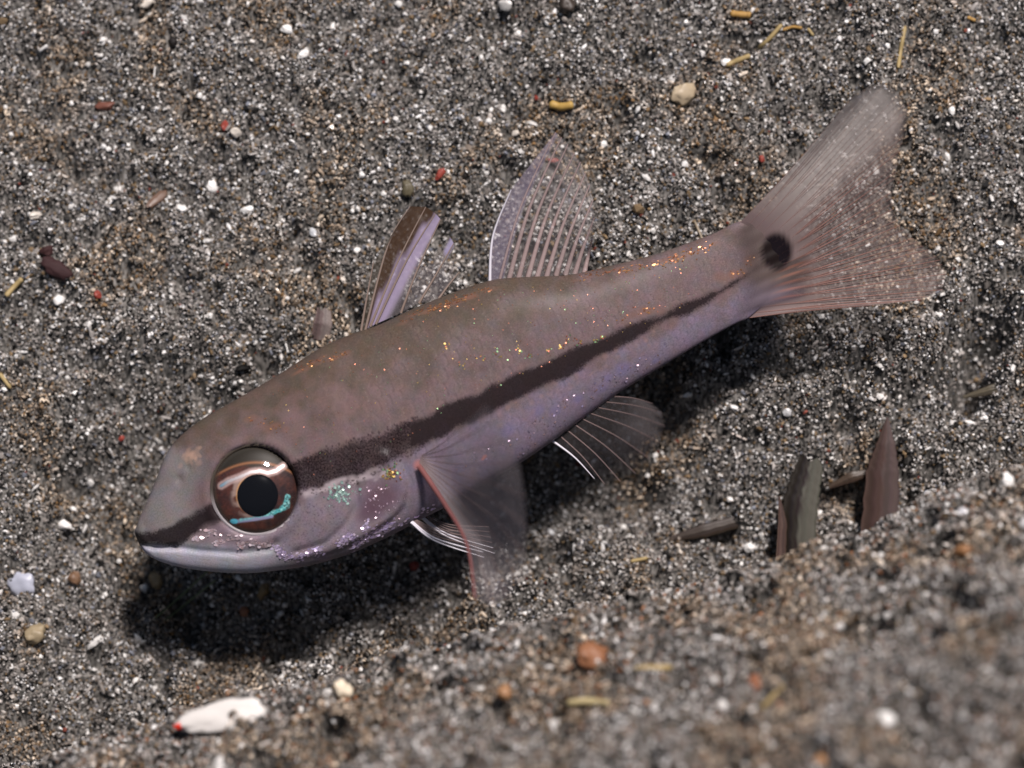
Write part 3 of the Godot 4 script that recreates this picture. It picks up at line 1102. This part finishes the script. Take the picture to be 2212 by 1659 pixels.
	# scaly sheath that runs from the body out over the fin rays, on both sides
	for side in [1.0, -1.0]:
		var sheath := []
		for k in 15:
			var u := k / 14.0
			var a := Vector2(1560, 508).lerp(Vector2(1560, 708), u)
			a = Vector2(1560 + 18.0 * sin(PI * u), lerpf(503.0, 709.0, u))
			var z := Vector2(1735, 372).lerp(Vector2(1760, 655), u) + Vector2(20.0 * sin(PI * u), 0)
			var path := PackedVector3Array()
			for i in 25:
				var p := a.lerp(z, i / 24.0) + Vector2(0, 18.0 * sin(PI * i / 24.0) * (1.0 - 2.0 * u))
				var t := to_skin(p)
				var inside := (p - head).dot(axis) / span
				var thick := smooth_along(THICK, t.x) * pow(sin(clampf(t.y, 0.02, 0.98) * PI), 0.78) if inside < 1.0 else 0.0
				path.append(fish_point(p.x, p.y, side * (0.05 + 0.06 * smoothstep(0.0, 8.0, i) * smoothstep(24.0, 16.0, i) + thick) + (tips[0][2] * 0.10 * (1.0 - u) * smoothstep(14.0, 24.0, i))))
			sheath.append(path)
		var skin_paint := func(f: float, s: float, p: Vector3) -> Color:
			var px := p.x / PX + 970.0
			var py := 870.0 - p.y / PX
			var c := Color(0.098, 0.074, 0.068).lerp(Color(0.135, 0.108, 0.132), smoothstep(-10.0, 50.0, py - 600.0))
			c = c.lerp(Color(0.30, 0.12, 0.08), 0.5 * maxf(0.0, sin(f * 6.4)) * smoothstep(0.45, 0.7, s))
			c = c.lerp(Color(0.012, 0.008, 0.010), 1.0 - smoothstep(0.70, 1.12, Vector2((px - 1676.0) / 36.0, (py - 545.0) / 43.0).length() + 0.07 * sin(f * 11.0) * sin(s * 23.0)))
			var a := smoothstep(0.02, 0.45, s) * (1.0 - smoothstep(0.55 + 0.2 * maxf(0.0, sin(f * 6.4)), 1.0, s))
			a *= smoothstep(-0.01, 0.08, f / 14.0) * smoothstep(1.01, 0.92, f / 14.0)
			return Color(c.r, c.g, c.b, a)
		var sheath_m := vertex_mat(0.5, true)
		sheath_m.metallic_specular = 0.15
		hang("tail_sheath", web(sheath, skin_paint, 5), sheath_m, fish)
	# anal fin
	var anal := []
	var ends := [[1284, 1034, 0.3], [1306, 1046, 0.8], [1340, 1040, 2.0], [1372, 1022, 3.6], [1402, 990, 5.2], [1424, 955, 6.0], [1436, 920, 5.5], [1430, 892, 4.5], [1410, 872, 3.0]]
	for k in ends.size():
		var u := float(k) / (ends.size() - 1)
		var b := Vector2(1190, 950).lerp(Vector2(1318, 856), u)
		anal.append(ray_path([[b.x, b.y, 0], [lerpf(b.x, ends[k][0], 0.5) + 4, lerpf(b.y, ends[k][1], 0.5) - 4, ends[k][2] * 0.4], [ends[k][0], ends[k][1], ends[k][2]]], 18))
	var haze := func(f: float, s: float, _p: Vector3) -> Color:
		return Color(0.46, 0.41, 0.415, (0.07 + 0.13 * smoothstep(2.0, 5.0, f) * smoothstep(0.3, 0.7, s)) * (1.0 - 0.8 * smoothstep(0.8, 1.0, s + 0.08 * sin(f * 9.0))))
	fin = hang("anal_fin", web(anal, haze, 4), film, fish)
	for k in anal.size():
		hang("fin_spine" if k == 0 else "fin_ray", tube(anal[k], taper(anal[k].size(), 0.085 if k < 1 else 0.045, 0.02), 5), pale if k < 1 else ray_m, fin)
	# two pelvic fins
	for side in [1.0, -1.0]:
		var pelvic := []
		for k in 6:
			var u := k / 5.0
			var o := 0.0 if side > 0 else 22.0
			pelvic.append(ray_path([[888 + o + 12 * u, 1128 - o * 0.5 - 5 * u, 0.9 * side], [940 + o + 10 * u, 1168 - o * 0.5 - 24 * u, 1.3 * side], [1046 + o - 12 * u, 1204 - o * 0.4 - 58 * u, 1.6 * side]], 14))
		fin = hang("pelvic_fin", web(pelvic, func(_f, _s, _p): return Color(0.16, 0.145, 0.15, 0.24), 3), film, fish)
		for k in pelvic.size():
			hang("fin_spine" if k == 0 else "fin_ray", tube(pelvic[k], taper(15, 0.085 if k < 2 else 0.04, 0.02), 5), pale if k < 2 else ray_m, fin)
	# breast fin on the near side, spread towards the lens
	var spread := [[1026, 1292, 10.0], [1060, 1306, 11.9], [1096, 1290, 13.1], [1122, 1252, 14.4], [1134, 1200, 15.6], [1138, 1140, 16.2], [1134, 1076, 16.2], [1124, 1010, 15.6], [1106, 950, 15.0], [1080, 902, 13.8], [1050, 872, 12.5]]
	var breast := []
	for k in spread.size():
		var u := float(k) / (spread.size() - 1)
		var tip: Array = spread[k]
		var bow := Vector2(24, -14) * (1.0 - u)
		breast.append(ray_path([[905 + 6 * u, 1006 - 22 * u, 2.55], [lerpf(908, tip[0], 0.33) + bow.x * 0.7, lerpf(1000, tip[1], 0.33) + bow.y * 0.2, 4.6], [lerpf(908, tip[0], 0.66) + bow.x, lerpf(1000, tip[1], 0.66) + bow.y, lerpf(2.6, tip[2], 0.7)], [tip[0], tip[1], tip[2]]], 20))
	var smoke := func(f: float, s: float, _p: Vector3) -> Color:
		return Color(0.44, 0.39, 0.40, 0.50 - 0.20 * smoothstep(5.0, 9.0, f) - 0.10 * smoothstep(0.8, 1.0, s))
	fin = hang("pectoral_fin", web(breast, smoke, 4), film, fish)
	var red_ray := mat(Color(0.26, 0.10, 0.095), 0.5, 0.2)
	red_ray.transparency = BaseMaterial3D.TRANSPARENCY_ALPHA
	red_ray.albedo_color.a = 0.7
	for k in breast.size():
		hang("fin_ray", tube(breast[k], taper(breast[k].size(), 0.17 if k == 0 else 0.04, 0.07 if k == 0 else 0.02), 6), red_ray if k == 0 else ray_m, fin)


# ---------------------------------------------------------------- things lying on the sand

func lay(called: String, px: float, py: float, size: Vector3, turn: float, c: Color, label: String, category: String, group := "", shape := 1, rough := 0.5, sink := 0.35) -> MeshInstance3D:
	var q := landing(px, py)
	var nrm := (slope(q.x, q.z) + back * 0.4).normalized()
	var x := (right * cos(turn) + up * sin(turn))
	x = (x - nrm * x.dot(nrm)).normalized()
	var b := Basis(x, nrm, x.cross(nrm))
	var o := hang(called, pebble_mesh(shape * 17 + 3, 0.34, 2 if maxf(size.x, size.z) > 0.45 else (1 if size.x + size.z > 0.44 else 0)), mat(c, rough), self)
	o.transform = Transform3D(b * Basis.from_scale(size * MM), (q + nrm * (size.y * (1.0 - sink) + 0.03)) * MM)
	tag(o, label, category, group)
	return o


func fibre(called: String, pts: Array, thick: float, c: Color, label: String, category: String, lift := 0.1, group := "") -> MeshInstance3D:
	var path := PackedVector3Array()
	for k in pts.size() - 1:
		for s in 8:
			var f := s / 8.0
			var q := landing(lerpf(pts[k][0], pts[k + 1][0], f), lerpf(pts[k][1], pts[k + 1][1], f))
			path.append(q)
	path.append(landing(pts[-1][0], pts[-1][1]))
	# a stiff straw rests on the highest grains, so smooth its bed
	for pass_ in 6:
		for k in range(1, path.size() - 1):
			path[k] = (path[k - 1] + path[k] * 2.0 + path[k + 1]) / 4.0
	var middle := path[path.size() / 2]
	for k in path.size():
		path[k] += back * (lift + thick * 0.6) - middle
	var radii := PackedFloat32Array()
	for k in path.size():
		radii.append(thick * (0.94 + 0.06 * sin(k * 0.9)) * (0.55 if k == 0 or k == path.size() - 1 else 1.0))
	var o := hang(called, tube(path, radii, 7), mat(c, 0.6), self)
	o.position = middle * MM
	tag(o, label, category, group)
	return o


func blade(called: String, px: float, py: float, pts: Array, widths: Array, c1: Color, c2: Color, label: String, category: String, thick := 0.12) -> void:
	# a leaf piece: pts are [pixel x, pixel y, height off the sand's landing point towards the lens]
	var foot := landing(px, py)
	var depth := foot.dot(back)
	var pos := PackedVector3Array()
	var colors := PackedColorArray()
	var index := PackedInt32Array()
	var steps := 24
	var cols := 12
	for side in 2:
		for i in steps + 1:
			var f := float(i) / steps * (pts.size() - 1)
			var k := mini(int(f), pts.size() - 2)
			var q: Array = []
			for n in 3:
				q.append(lerpf(pts[k][n], pts[k + 1][n], f - k))
			var w: float = lerpf(widths[k], widths[k + 1], f - k)
			var centre := pixel(q[0], q[1], depth + q[2])
			var d := (pixel(pts[k + 1][0], pts[k + 1][1], depth + pts[k + 1][2]) - pixel(pts[k][0], pts[k][1], depth + pts[k][2])).normalized()
			var across := d.cross(back).normalized()
			for j in cols + 1:
				var v := float(j) / cols * 2.0 - 1.0
				var fray := 0.22 * w * sin(j * 5.3 + px) * smoothstep(0.85, 1.0, float(i) / steps) + 0.03 * sin(j * 2.1 + i * 1.3)
				var rib := 0.05 * cos(v * PI * 4.0) * w
				pos.append((centre + d * fray + across * (v + 0.05 * sin(i * 2.3 + signf(v))) * w + back * (0.28 * w * (1.0 - v * v) + rib + (thick if side == 0 else 0.0)) - foot) * MM)
				var mix := smoothstep(-0.15, 0.1, v + 0.08 * sin(i * 0.9))
				var streak := 0.75 + 0.5 * fposmod(sin(j * 12.9 + 4.0) * 43.7, 1.0)
				var c := c1.lerp(c2, mix) * streak
				colors.append(Color(c.r, c.g, c.b))
	var row := cols + 1
	var sheet := row * (steps + 1)
	for i in steps:
		for j in cols:
			var q := i * row + j
			index.append_array([q, q + row, q + 1, q + 1, q + row, q + row + 1])
			index.append_array([sheet + q, sheet + q + 1, sheet + q + row, sheet + q + 1, sheet + q + row + 1, sheet + q + row])
		for j in [0, cols]:
			var q: int = i * row + j
			index.append_array([q, q + row, sheet + q, q + row, sheet + q + row, sheet + q])
	var o := hang(called, smooth_mesh(pos, PackedVector2Array(), index, colors), vertex_mat(0.45), self)
	o.position = foot * MM
	tag(o, label, category)


func make_litter() -> void:
	var white := Color(0.80, 0.79, 0.76)
	var cream := Color(0.62, 0.57, 0.50)
	var straw := Color(0.36, 0.27, 0.12)
	var amber := Color(0.38, 0.22, 0.06)
	var red := Color(0.27, 0.045, 0.03)
	var bits := "pale shell bits on the sand"
	var reds := "red grains on the sand"
	# foreground
	var shell := lay("shell_fragment", 482, 1548, Vector3(2.45, 0.35, 0.85), 0.13, Color(0.74, 0.71, 0.67), "white pointed shell fragment with a red end in the blurred foreground", "shell", "", 4, 0.4, 0.2)
	var red_tip := hang("red_tip", pebble_mesh(71, 0.2, 1), mat(Color(0.75, 0.03, 0.01), 0.4), shell)
	red_tip.transform = Transform3D(Basis.from_scale(Vector3(0.15, 0.7, 0.28)), Vector3(-0.98, 0.1, 0.1))
	lay("orange_pebble", 1272, 1420, Vector3(0.85, 0.5, 0.75), 0.2, Color(0.26, 0.115, 0.055), "rounded orange pebble on the blurred near mound below the fish", "pebble", "", 6)
	lay("orange_pebble", 1092, 1500, Vector3(0.42, 0.35, 0.36), 0.5, Color(0.30, 0.15, 0.06), "small orange pebble left of the large orange one on the near mound", "pebble", "", 9)
	lay("orange_pebble", 1630, 1480, Vector3(0.32, 0.3, 0.6), 0.2, Color(0.26, 0.11, 0.06), "narrow upright orange pebble on the near mound right of the straw", "pebble", "", 10)
	lay("orange_pebble", 1776, 1640, Vector3(0.42, 0.35, 0.40), 0.2, Color(0.32, 0.16, 0.06), "orange pebble at the bottom edge below the near mound", "pebble", "", 12)
	lay("orange_pebble", 2085, 1190, Vector3(0.50, 0.35, 0.3), 0.1, Color(0.28, 0.14, 0.06), "flat orange pebble on the near mound under the pink spike", "pebble", "", 13)
	lay("cream_pebble", 735, 1492, Vector3(0.62, 0.4, 0.45), -0.4, Color(0.78, 0.68, 0.52), "cream pebble up and to the right of the white shell fragment", "pebble", "", 5)
	lay("white_grain", 1620, 1182, Vector3(0.36, 0.28, 0.3), 0.0, white, "white grain on the mound rim below the two-tone leaf piece", "grain", bits, 8)
	lay("white_grain", 2178, 1040, Vector3(0.36, 0.28, 0.42), 0.0, white, "bright white grain at the right end of the mound rim", "grain", bits, 11)
	lay("white_grain", 1910, 1556, Vector3(0.42, 0.35, 0.42), 0.0, white, "white grain low on the mound near the bottom right", "grain", bits, 14)
	fibre("straw", [[1370, 1443], [1450, 1441]], 0.20, straw, "short straw bit on the near mound right of the orange pebble", "plant bit")
	fibre("straw", [[1226, 1518], [1268, 1512], [1316, 1520]], 0.22, Color(0.46, 0.38, 0.20), "pale straw bit on the near mound below the orange pebble", "plant bit")
	fibre("straw", [[1645, 1530], [1690, 1480]], 0.16, straw, "slanted straw bit on the near mound right of the orange pebbles", "plant bit")
	# leaf pieces standing in the hollow on the right
	blade("leaf_piece", 1738, 1060, [[1716, 1290, 1.6], [1728, 1090, 2.2], [1752, 992, 2.4]], [0.90, 1.02, 0.74], Color(0.018, 0.013, 0.011), Color(0.080, 0.078, 0.064), "upright leaf piece, dark brown on one half and grey-green on the other", "leaf")
	blade("pointed_leaf", 1905, 1000, [[1898, 1180, -0.5], [1906, 1020, 0.6], [1913, 960, 1.0], [1916, 902, 1.2]], [1.15, 0.95, 0.55, 0.05], Color(0.070, 0.043, 0.036), Color(0.080, 0.058, 0.056), "pinkish brown pointed spike standing behind the mound", "leaf")
	blade("leaf_sliver", 1688, 1080, [[1684, 1250, 1.2], [1690, 1130, 1.4], [1683, 1072, 1.5]], [0.30, 0.26, 0.05], Color(0.09, 0.055, 0.045), Color(0.05, 0.03, 0.025), "thin dark sliver leaning on the foot of the two-tone leaf", "leaf")
	blade("brown_leaf", 1560, 1120, [[1432, 1168, 0.2], [1520, 1146, 0.4], [1610, 1122, 0.4], [1700, 1092, 0.3]], [0.10, 0.42, 0.36, 0.14], Color(0.040, 0.028, 0.021), Color(0.032, 0.023, 0.018), "long brown leaf lying flat left of the two-tone leaf", "leaf")
	blade("brown_leaf", 1800, 1040, [[1790, 1052, 0.1], [1840, 1030, 0.3], [1890, 1018, 0.2]], [0.12, 0.34, 0.12], Color(0.055, 0.035, 0.022), Color(0.042, 0.028, 0.020), "short brown leaf lying between the two-tone leaf and the spike", "leaf")
	blade("olive_leaf", 2140, 840, [[2080, 858, 0.1], [2140, 842, 0.3], [2212, 820, 0.3], [2260, 806, 0.2]], [0.10, 0.30, 0.34, 0.2], Color(0.075, 0.06, 0.035), Color(0.06, 0.05, 0.035), "dark olive leaf lying under the black hollow at the right edge", "leaf")
	blade("brown_film", 700, 720, [[690, 735, 0.0], [698, 700, 0.3], [700, 668, 0.3]], [0.5, 0.55, 0.4], Color(0.12, 0.085, 0.08), Color(0.17, 0.14, 0.13), "brown filmy scrap standing beside the fish's nape", "plant scrap", 0.06)
	# straws at the top right and left
	fibre("straw", [[1577, 30], [1600, 33], [1622, 34]], 0.21, amber, "thick amber straw bit at the top, right of the middle", "plant bit")
	fibre("straw", [[1638, 106], [1664, 82], [1688, 54]], 0.14, straw, "long slanted straw below the thick amber bit", "plant bit")
	fibre("straw", [[1690, 66], [1712, 58], [1732, 62]], 0.10, amber, "thin curved straw touching the long slanted one", "plant bit")
	fibre("straw", [[1744, 62], [1756, 78]], 0.10, straw, "very short straw right of the thin curved one", "plant bit")
	fibre("straw", [[1568, 142], [1592, 132], [1620, 121]], 0.17, straw, "straight straw above the tan shell disc", "plant bit")
	fibre("straw", [[1939, 148], [1946, 100], [1954, 58]], 0.13, straw, "upright straw above the tip of the tail", "plant bit")
	fibre("straw", [[2088, 38], [2106, 46]], 0.12, amber, "amber straw bit nearest the top right corner", "plant bit")
	fibre("straw", [[1500, 478], [1518, 520], [1530, 560]], 0.07, Color(0.34, 0.28, 0.20), "pale thread on the sand behind the tail stalk", "plant bit")
	var worm := fibre("amber_flake", [[1188, 225], [1212, 233], [1238, 227]], 0.26, Color(0.42, 0.27, 0.07), "amber crescent flake above the rear dorsal fin", "plant bit")
	worm.scale = Vector3(1, 1, 1)
	fibre("straw", [[14, 640], [34, 618], [50, 602]], 0.17, straw, "yellowish straw at the left edge beside the maroon clump", "plant bit")
	fibre("straw", [[0, 806], [24, 838]], 0.14, straw, "straw at the left edge below the other one", "plant bit")
	fibre("straw", [[1362, 1212], [1398, 1205]], 0.12, straw, "short straw in the shade just above the near mound", "plant bit")
	fibre("green_thread", [[556, 1140], [470, 1215], [392, 1288], [338, 1334]], 0.06, Color(0.11, 0.14, 0.07), "upper of two thin green threads below the chin", "thread", 1.3)
	fibre("green_thread", [[470, 1250], [420, 1290], [360, 1338]], 0.06, Color(0.12, 0.15, 0.08), "lower and shorter of two thin green threads below the chin", "thread", 1.2)
	fibre("spicule", [[617, 742], [622, 756], [621, 772]], 0.055, white, "curved white needle just above the fish's forehead", "spicule", 0.05, bits)
	fibre("spicule", [[333, 168], [336, 144]], 0.06, white, "upright white needle near the top left", "spicule", 0.05, bits)
	fibre("spicule", [[1580, 936], [1612, 950]], 0.06, Color(0.75, 0.66, 0.6), "pale needle right of the anal fin", "spicule", 0.08, bits)
	fibre("spicule", [[86, 112], [104, 98]], 0.10, white, "thick white needle near the top left corner", "spicule", 0.05, bits)
	# shell discs, chips and pebbles
	lay("shell_disc", 1474, 202, Vector3(0.72, 0.28, 0.62), 0.3, Color(0.42, 0.34, 0.23), "round tan shell disc left of the tail tip", "shell", "", 3, 0.5, 0.15)
	lay("white_chip", 1490, 216, Vector3(0.42, 0.22, 0.25), 0.3, Color(0.75, 0.66, 0.58), "white chip tucked under the tan shell disc", "shell bit", bits, 4)
	lay("shell_disc", 52, 1262, Vector3(0.80, 0.30, 0.80), 0.3, Color(0.42, 0.44, 0.52), "blue-white round shell disc at the left edge below the snout", "shell", "", 5, 0.4, 0.2)
	lay("tan_pebble", 76, 1370, Vector3(0.62, 0.45, 0.52), 0.5, Color(0.30, 0.24, 0.15), "tan pebble under the blue-white disc", "pebble", "", 6)
	lay("tan_pebble", 340, 1252, Vector3(0.36, 0.3, 0.5), 0.4, Color(0.30, 0.22, 0.12), "upright tan pebble under the chin", "pebble", "", 7)
	lay("tan_pebble", 570, 1275, Vector3(0.26, 0.24, 0.52), -0.5, Color(0.19, 0.13, 0.06), "slanted brown pebble below the gill", "pebble", "", 8)
	lay("brown_pebble", 163, 1250, Vector3(0.42, 0.35, 0.36), 0.5, Color(0.16, 0.09, 0.05), "brown pebble right of the blue-white disc", "pebble", "", 9)
	lay("brown_pebble", 528, 1320, Vector3(0.30, 0.28, 0.3), 0.5, Color(0.24, 0.10, 0.05), "russet pebble in the shade under the belly", "pebble", "", 10)
	lay("olive_pebble", 880, 408, Vector3(0.34, 0.22, 0.46), 0.1, Color(0.10, 0.085, 0.05), "olive brown pebble above the front dorsal fin", "pebble", "", 11)
	lay("dark_pebble", 1228, 14, Vector3(0.45, 0.4, 0.55), 0.1, Color(0.05, 0.038, 0.03), "dark brown pebble at the top edge, right of the middle", "pebble", "", 12)
	lay("dark_pebble", 378, 92, Vector3(0.28, 0.28, 0.26), 0.1, Color(0.012, 0.009, 0.008), "black pebble at the upper left", "pebble", "", 13)
	lay("maroon_clump", 122, 582, Vector3(0.95, 0.35, 0.48), -0.5, Color(0.028, 0.007, 0.008), "dark maroon clump near the left edge", "plant scrap", "", 14, 0.8)
	lay("maroon_clump", 106, 546, Vector3(0.42, 0.3, 0.30), 0.4, Color(0.032, 0.007, 0.007), "small maroon crumb on top of the larger maroon clump", "plant scrap", "", 15, 0.8)
	lay("brown_scale", 338, 434, Vector3(0.78, 0.10, 0.28), 0.85, Color(0.14, 0.085, 0.06), "translucent brown flake at the upper left", "flake", "", 16, 0.4, -0.5)
	for q in [
		["white_chip", 459, 405, 0.36, 0.26, 0.44, white, "large white chip at the upper left, right of the brown flake"],
		["white_chip", 394, 454, 0.30, 0.2, 0.26, white, "white chip just right of the brown flake"],
		["white_chip", 536, 455, 0.46, 0.2, 0.24, white, "long white chip left of the front dorsal fin"],
		["white_chip", 76, 465, 0.44, 0.22, 0.25, cream, "cream chip at the left edge above the maroon clump"],
		["white_chip", 128, 651, 0.40, 0.28, 0.36, white, "white chip below the maroon clump"],
		["white_chip", 508, 284, 0.40, 0.2, 0.34, cream, "cream chip beside a red grain at the upper left"],
		["white_chip", 317, 6, 0.55, 0.24, 0.28, cream, "cream chip cut by the top edge on the left"],
		["white_chip", 316, 14, 0.2, 0.15, 0.14, white, "small white chip hanging under the cream one at the top edge"],
		["white_chip", 622, 64, 0.40, 0.22, 0.28, white, "white chip near the top, left of the middle"],
		["white_chip", 655, 118, 0.38, 0.22, 0.26, white, "white chip just below another near the top"],
		["white_chip", 862, 8, 0.26, 0.22, 0.26, white, "round white chip at the top edge in the middle"],
		["white_chip", 1040, 126, 0.18, 0.14, 0.26, white, "oval white bead above the middle"],
		["white_chip", 1085, 236, 0.20, 0.16, 0.32, white, "upright white chip left of the amber crescent flake"],
		["white_chip", 1116, 292, 0.28, 0.2, 0.26, cream, "cream chip touching the rear dorsal fin's tip on its left"],
		["white_chip", 1379, 238, 0.18, 0.14, 0.30, white, "upright oval chip right of the amber crescent flake"],
		["white_chip", 1302, 312, 0.26, 0.2, 0.26, white, "white chip right of the rear dorsal fin"],
		["white_chip", 1330, 343, 0.18, 0.16, 0.18, white, "round white bead right of the rear dorsal fin"],
		["white_chip", 784, 378, 0.24, 0.2, 0.24, white, "white chip above the front dorsal fin, left of the red grain"],
		["white_chip", 679, 503, 0.24, 0.14, 0.34, Color(0.6, 0.62, 0.64), "grey-white oval chip left of the front dorsal fin's tip"],
		["white_chip", 1092, 10, 0.50, 0.2, 0.4, Color(0.45, 0.44, 0.42), "wide grey-white chip at the top edge"],
		["white_chip", 1567, 135, 0.36, 0.22, 0.26, white, "white chip above the tan shell disc"],
		["white_chip", 1482, 48, 0.22, 0.2, 0.26, white, "white chip left of the thick amber straw"],
		["white_chip", 1872, 133, 0.24, 0.2, 0.26, white, "white chip between the tan disc and the upright straw"],
		["white_chip", 2056, 240, 0.24, 0.2, 0.28, white, "white chip right of the tail tip"],
		["white_chip", 2048, 338, 0.20, 0.16, 0.34, white, "slanted white chip right of the tail's upper lobe"],
		["white_chip", 2080, 1108, 0.30, 0.2, 0.34, Color(0.5, 0.5, 0.52), "grey-white chip at the rim right of the pink spike"],
		["white_chip", 1480, 357, 0.22, 0.18, 0.26, white, "white chip below the tan shell disc"],
		["white_chip", 1772, 1110, 0.20, 0.16, 0.26, white, "white bead at the foot of the two-tone leaf"],
		["white_chip", 1348, 1140, 0.20, 0.18, 0.20, white, "upper of two white beads left of the long brown leaf"],
		["white_chip", 1362, 1158, 0.22, 0.16, 0.16, white, "lower of two white beads left of the long brown leaf"],
		["white_chip", 1188, 1150, 0.24, 0.18, 0.24, Color(0.55, 0.56, 0.57), "grey-white bead right of the breast fin"],
		["white_chip", 313, 1268, 0.30, 0.22, 0.3, white, "white chip below the jaw tip"],
		["white_chip", 1700, 890, 0.30, 0.2, 0.3, Color(0.5, 0.5, 0.5), "grey-white chip in the slope between tail and spike"],
		["white_chip", 2210, 1130, 0.30, 0.2, 0.3, Color(0.5, 0.5, 0.5), "grey-white chip cut by the right edge at the rim"]]:
		lay(q[0], q[1], q[2], Vector3(q[3] * 0.88, q[4] * 0.8, q[5] * 0.88), rng.randf_range(-0.5, 0.7), q[6], q[7], "shell bit", bits, rng.randi() % 60, 0.35)
	for q in [[488, 273, 0.20, 0.34, "red grain beside a cream chip at the upper left"], [950, 376, 0.20, 0.42, "red grain above and between the dorsal fins"], [210, 637, 0.22, 0.26, "faded red grain below the maroon clump"], [1196, 345, 0.34, 0.14, "red sliver in the rear dorsal fin's right margin"], [1158, 214, 0.14, 0.2, "red crumb left of the amber crescent flake"], [896, 1222, 0.30, 0.30, "red pebble in the shade below the belly"], [262, 945, 0.16, 0.24, "red grain left of the forehead"], [1644, 342, 0.20, 0.22, "red grain left of the tail's upper lobe"], [228, 230, 0.60, 0.24, "long dull red scrap at the upper left"]]:
		lay("red_grain", q[0], q[1], Vector3(q[2], 0.18, q[3]), rng.randf_range(-0.6, 0.6), red if q[2] < 0.5 else Color(0.16, 0.06, 0.04), q[4], "grain", reds, rng.randi() % 60)
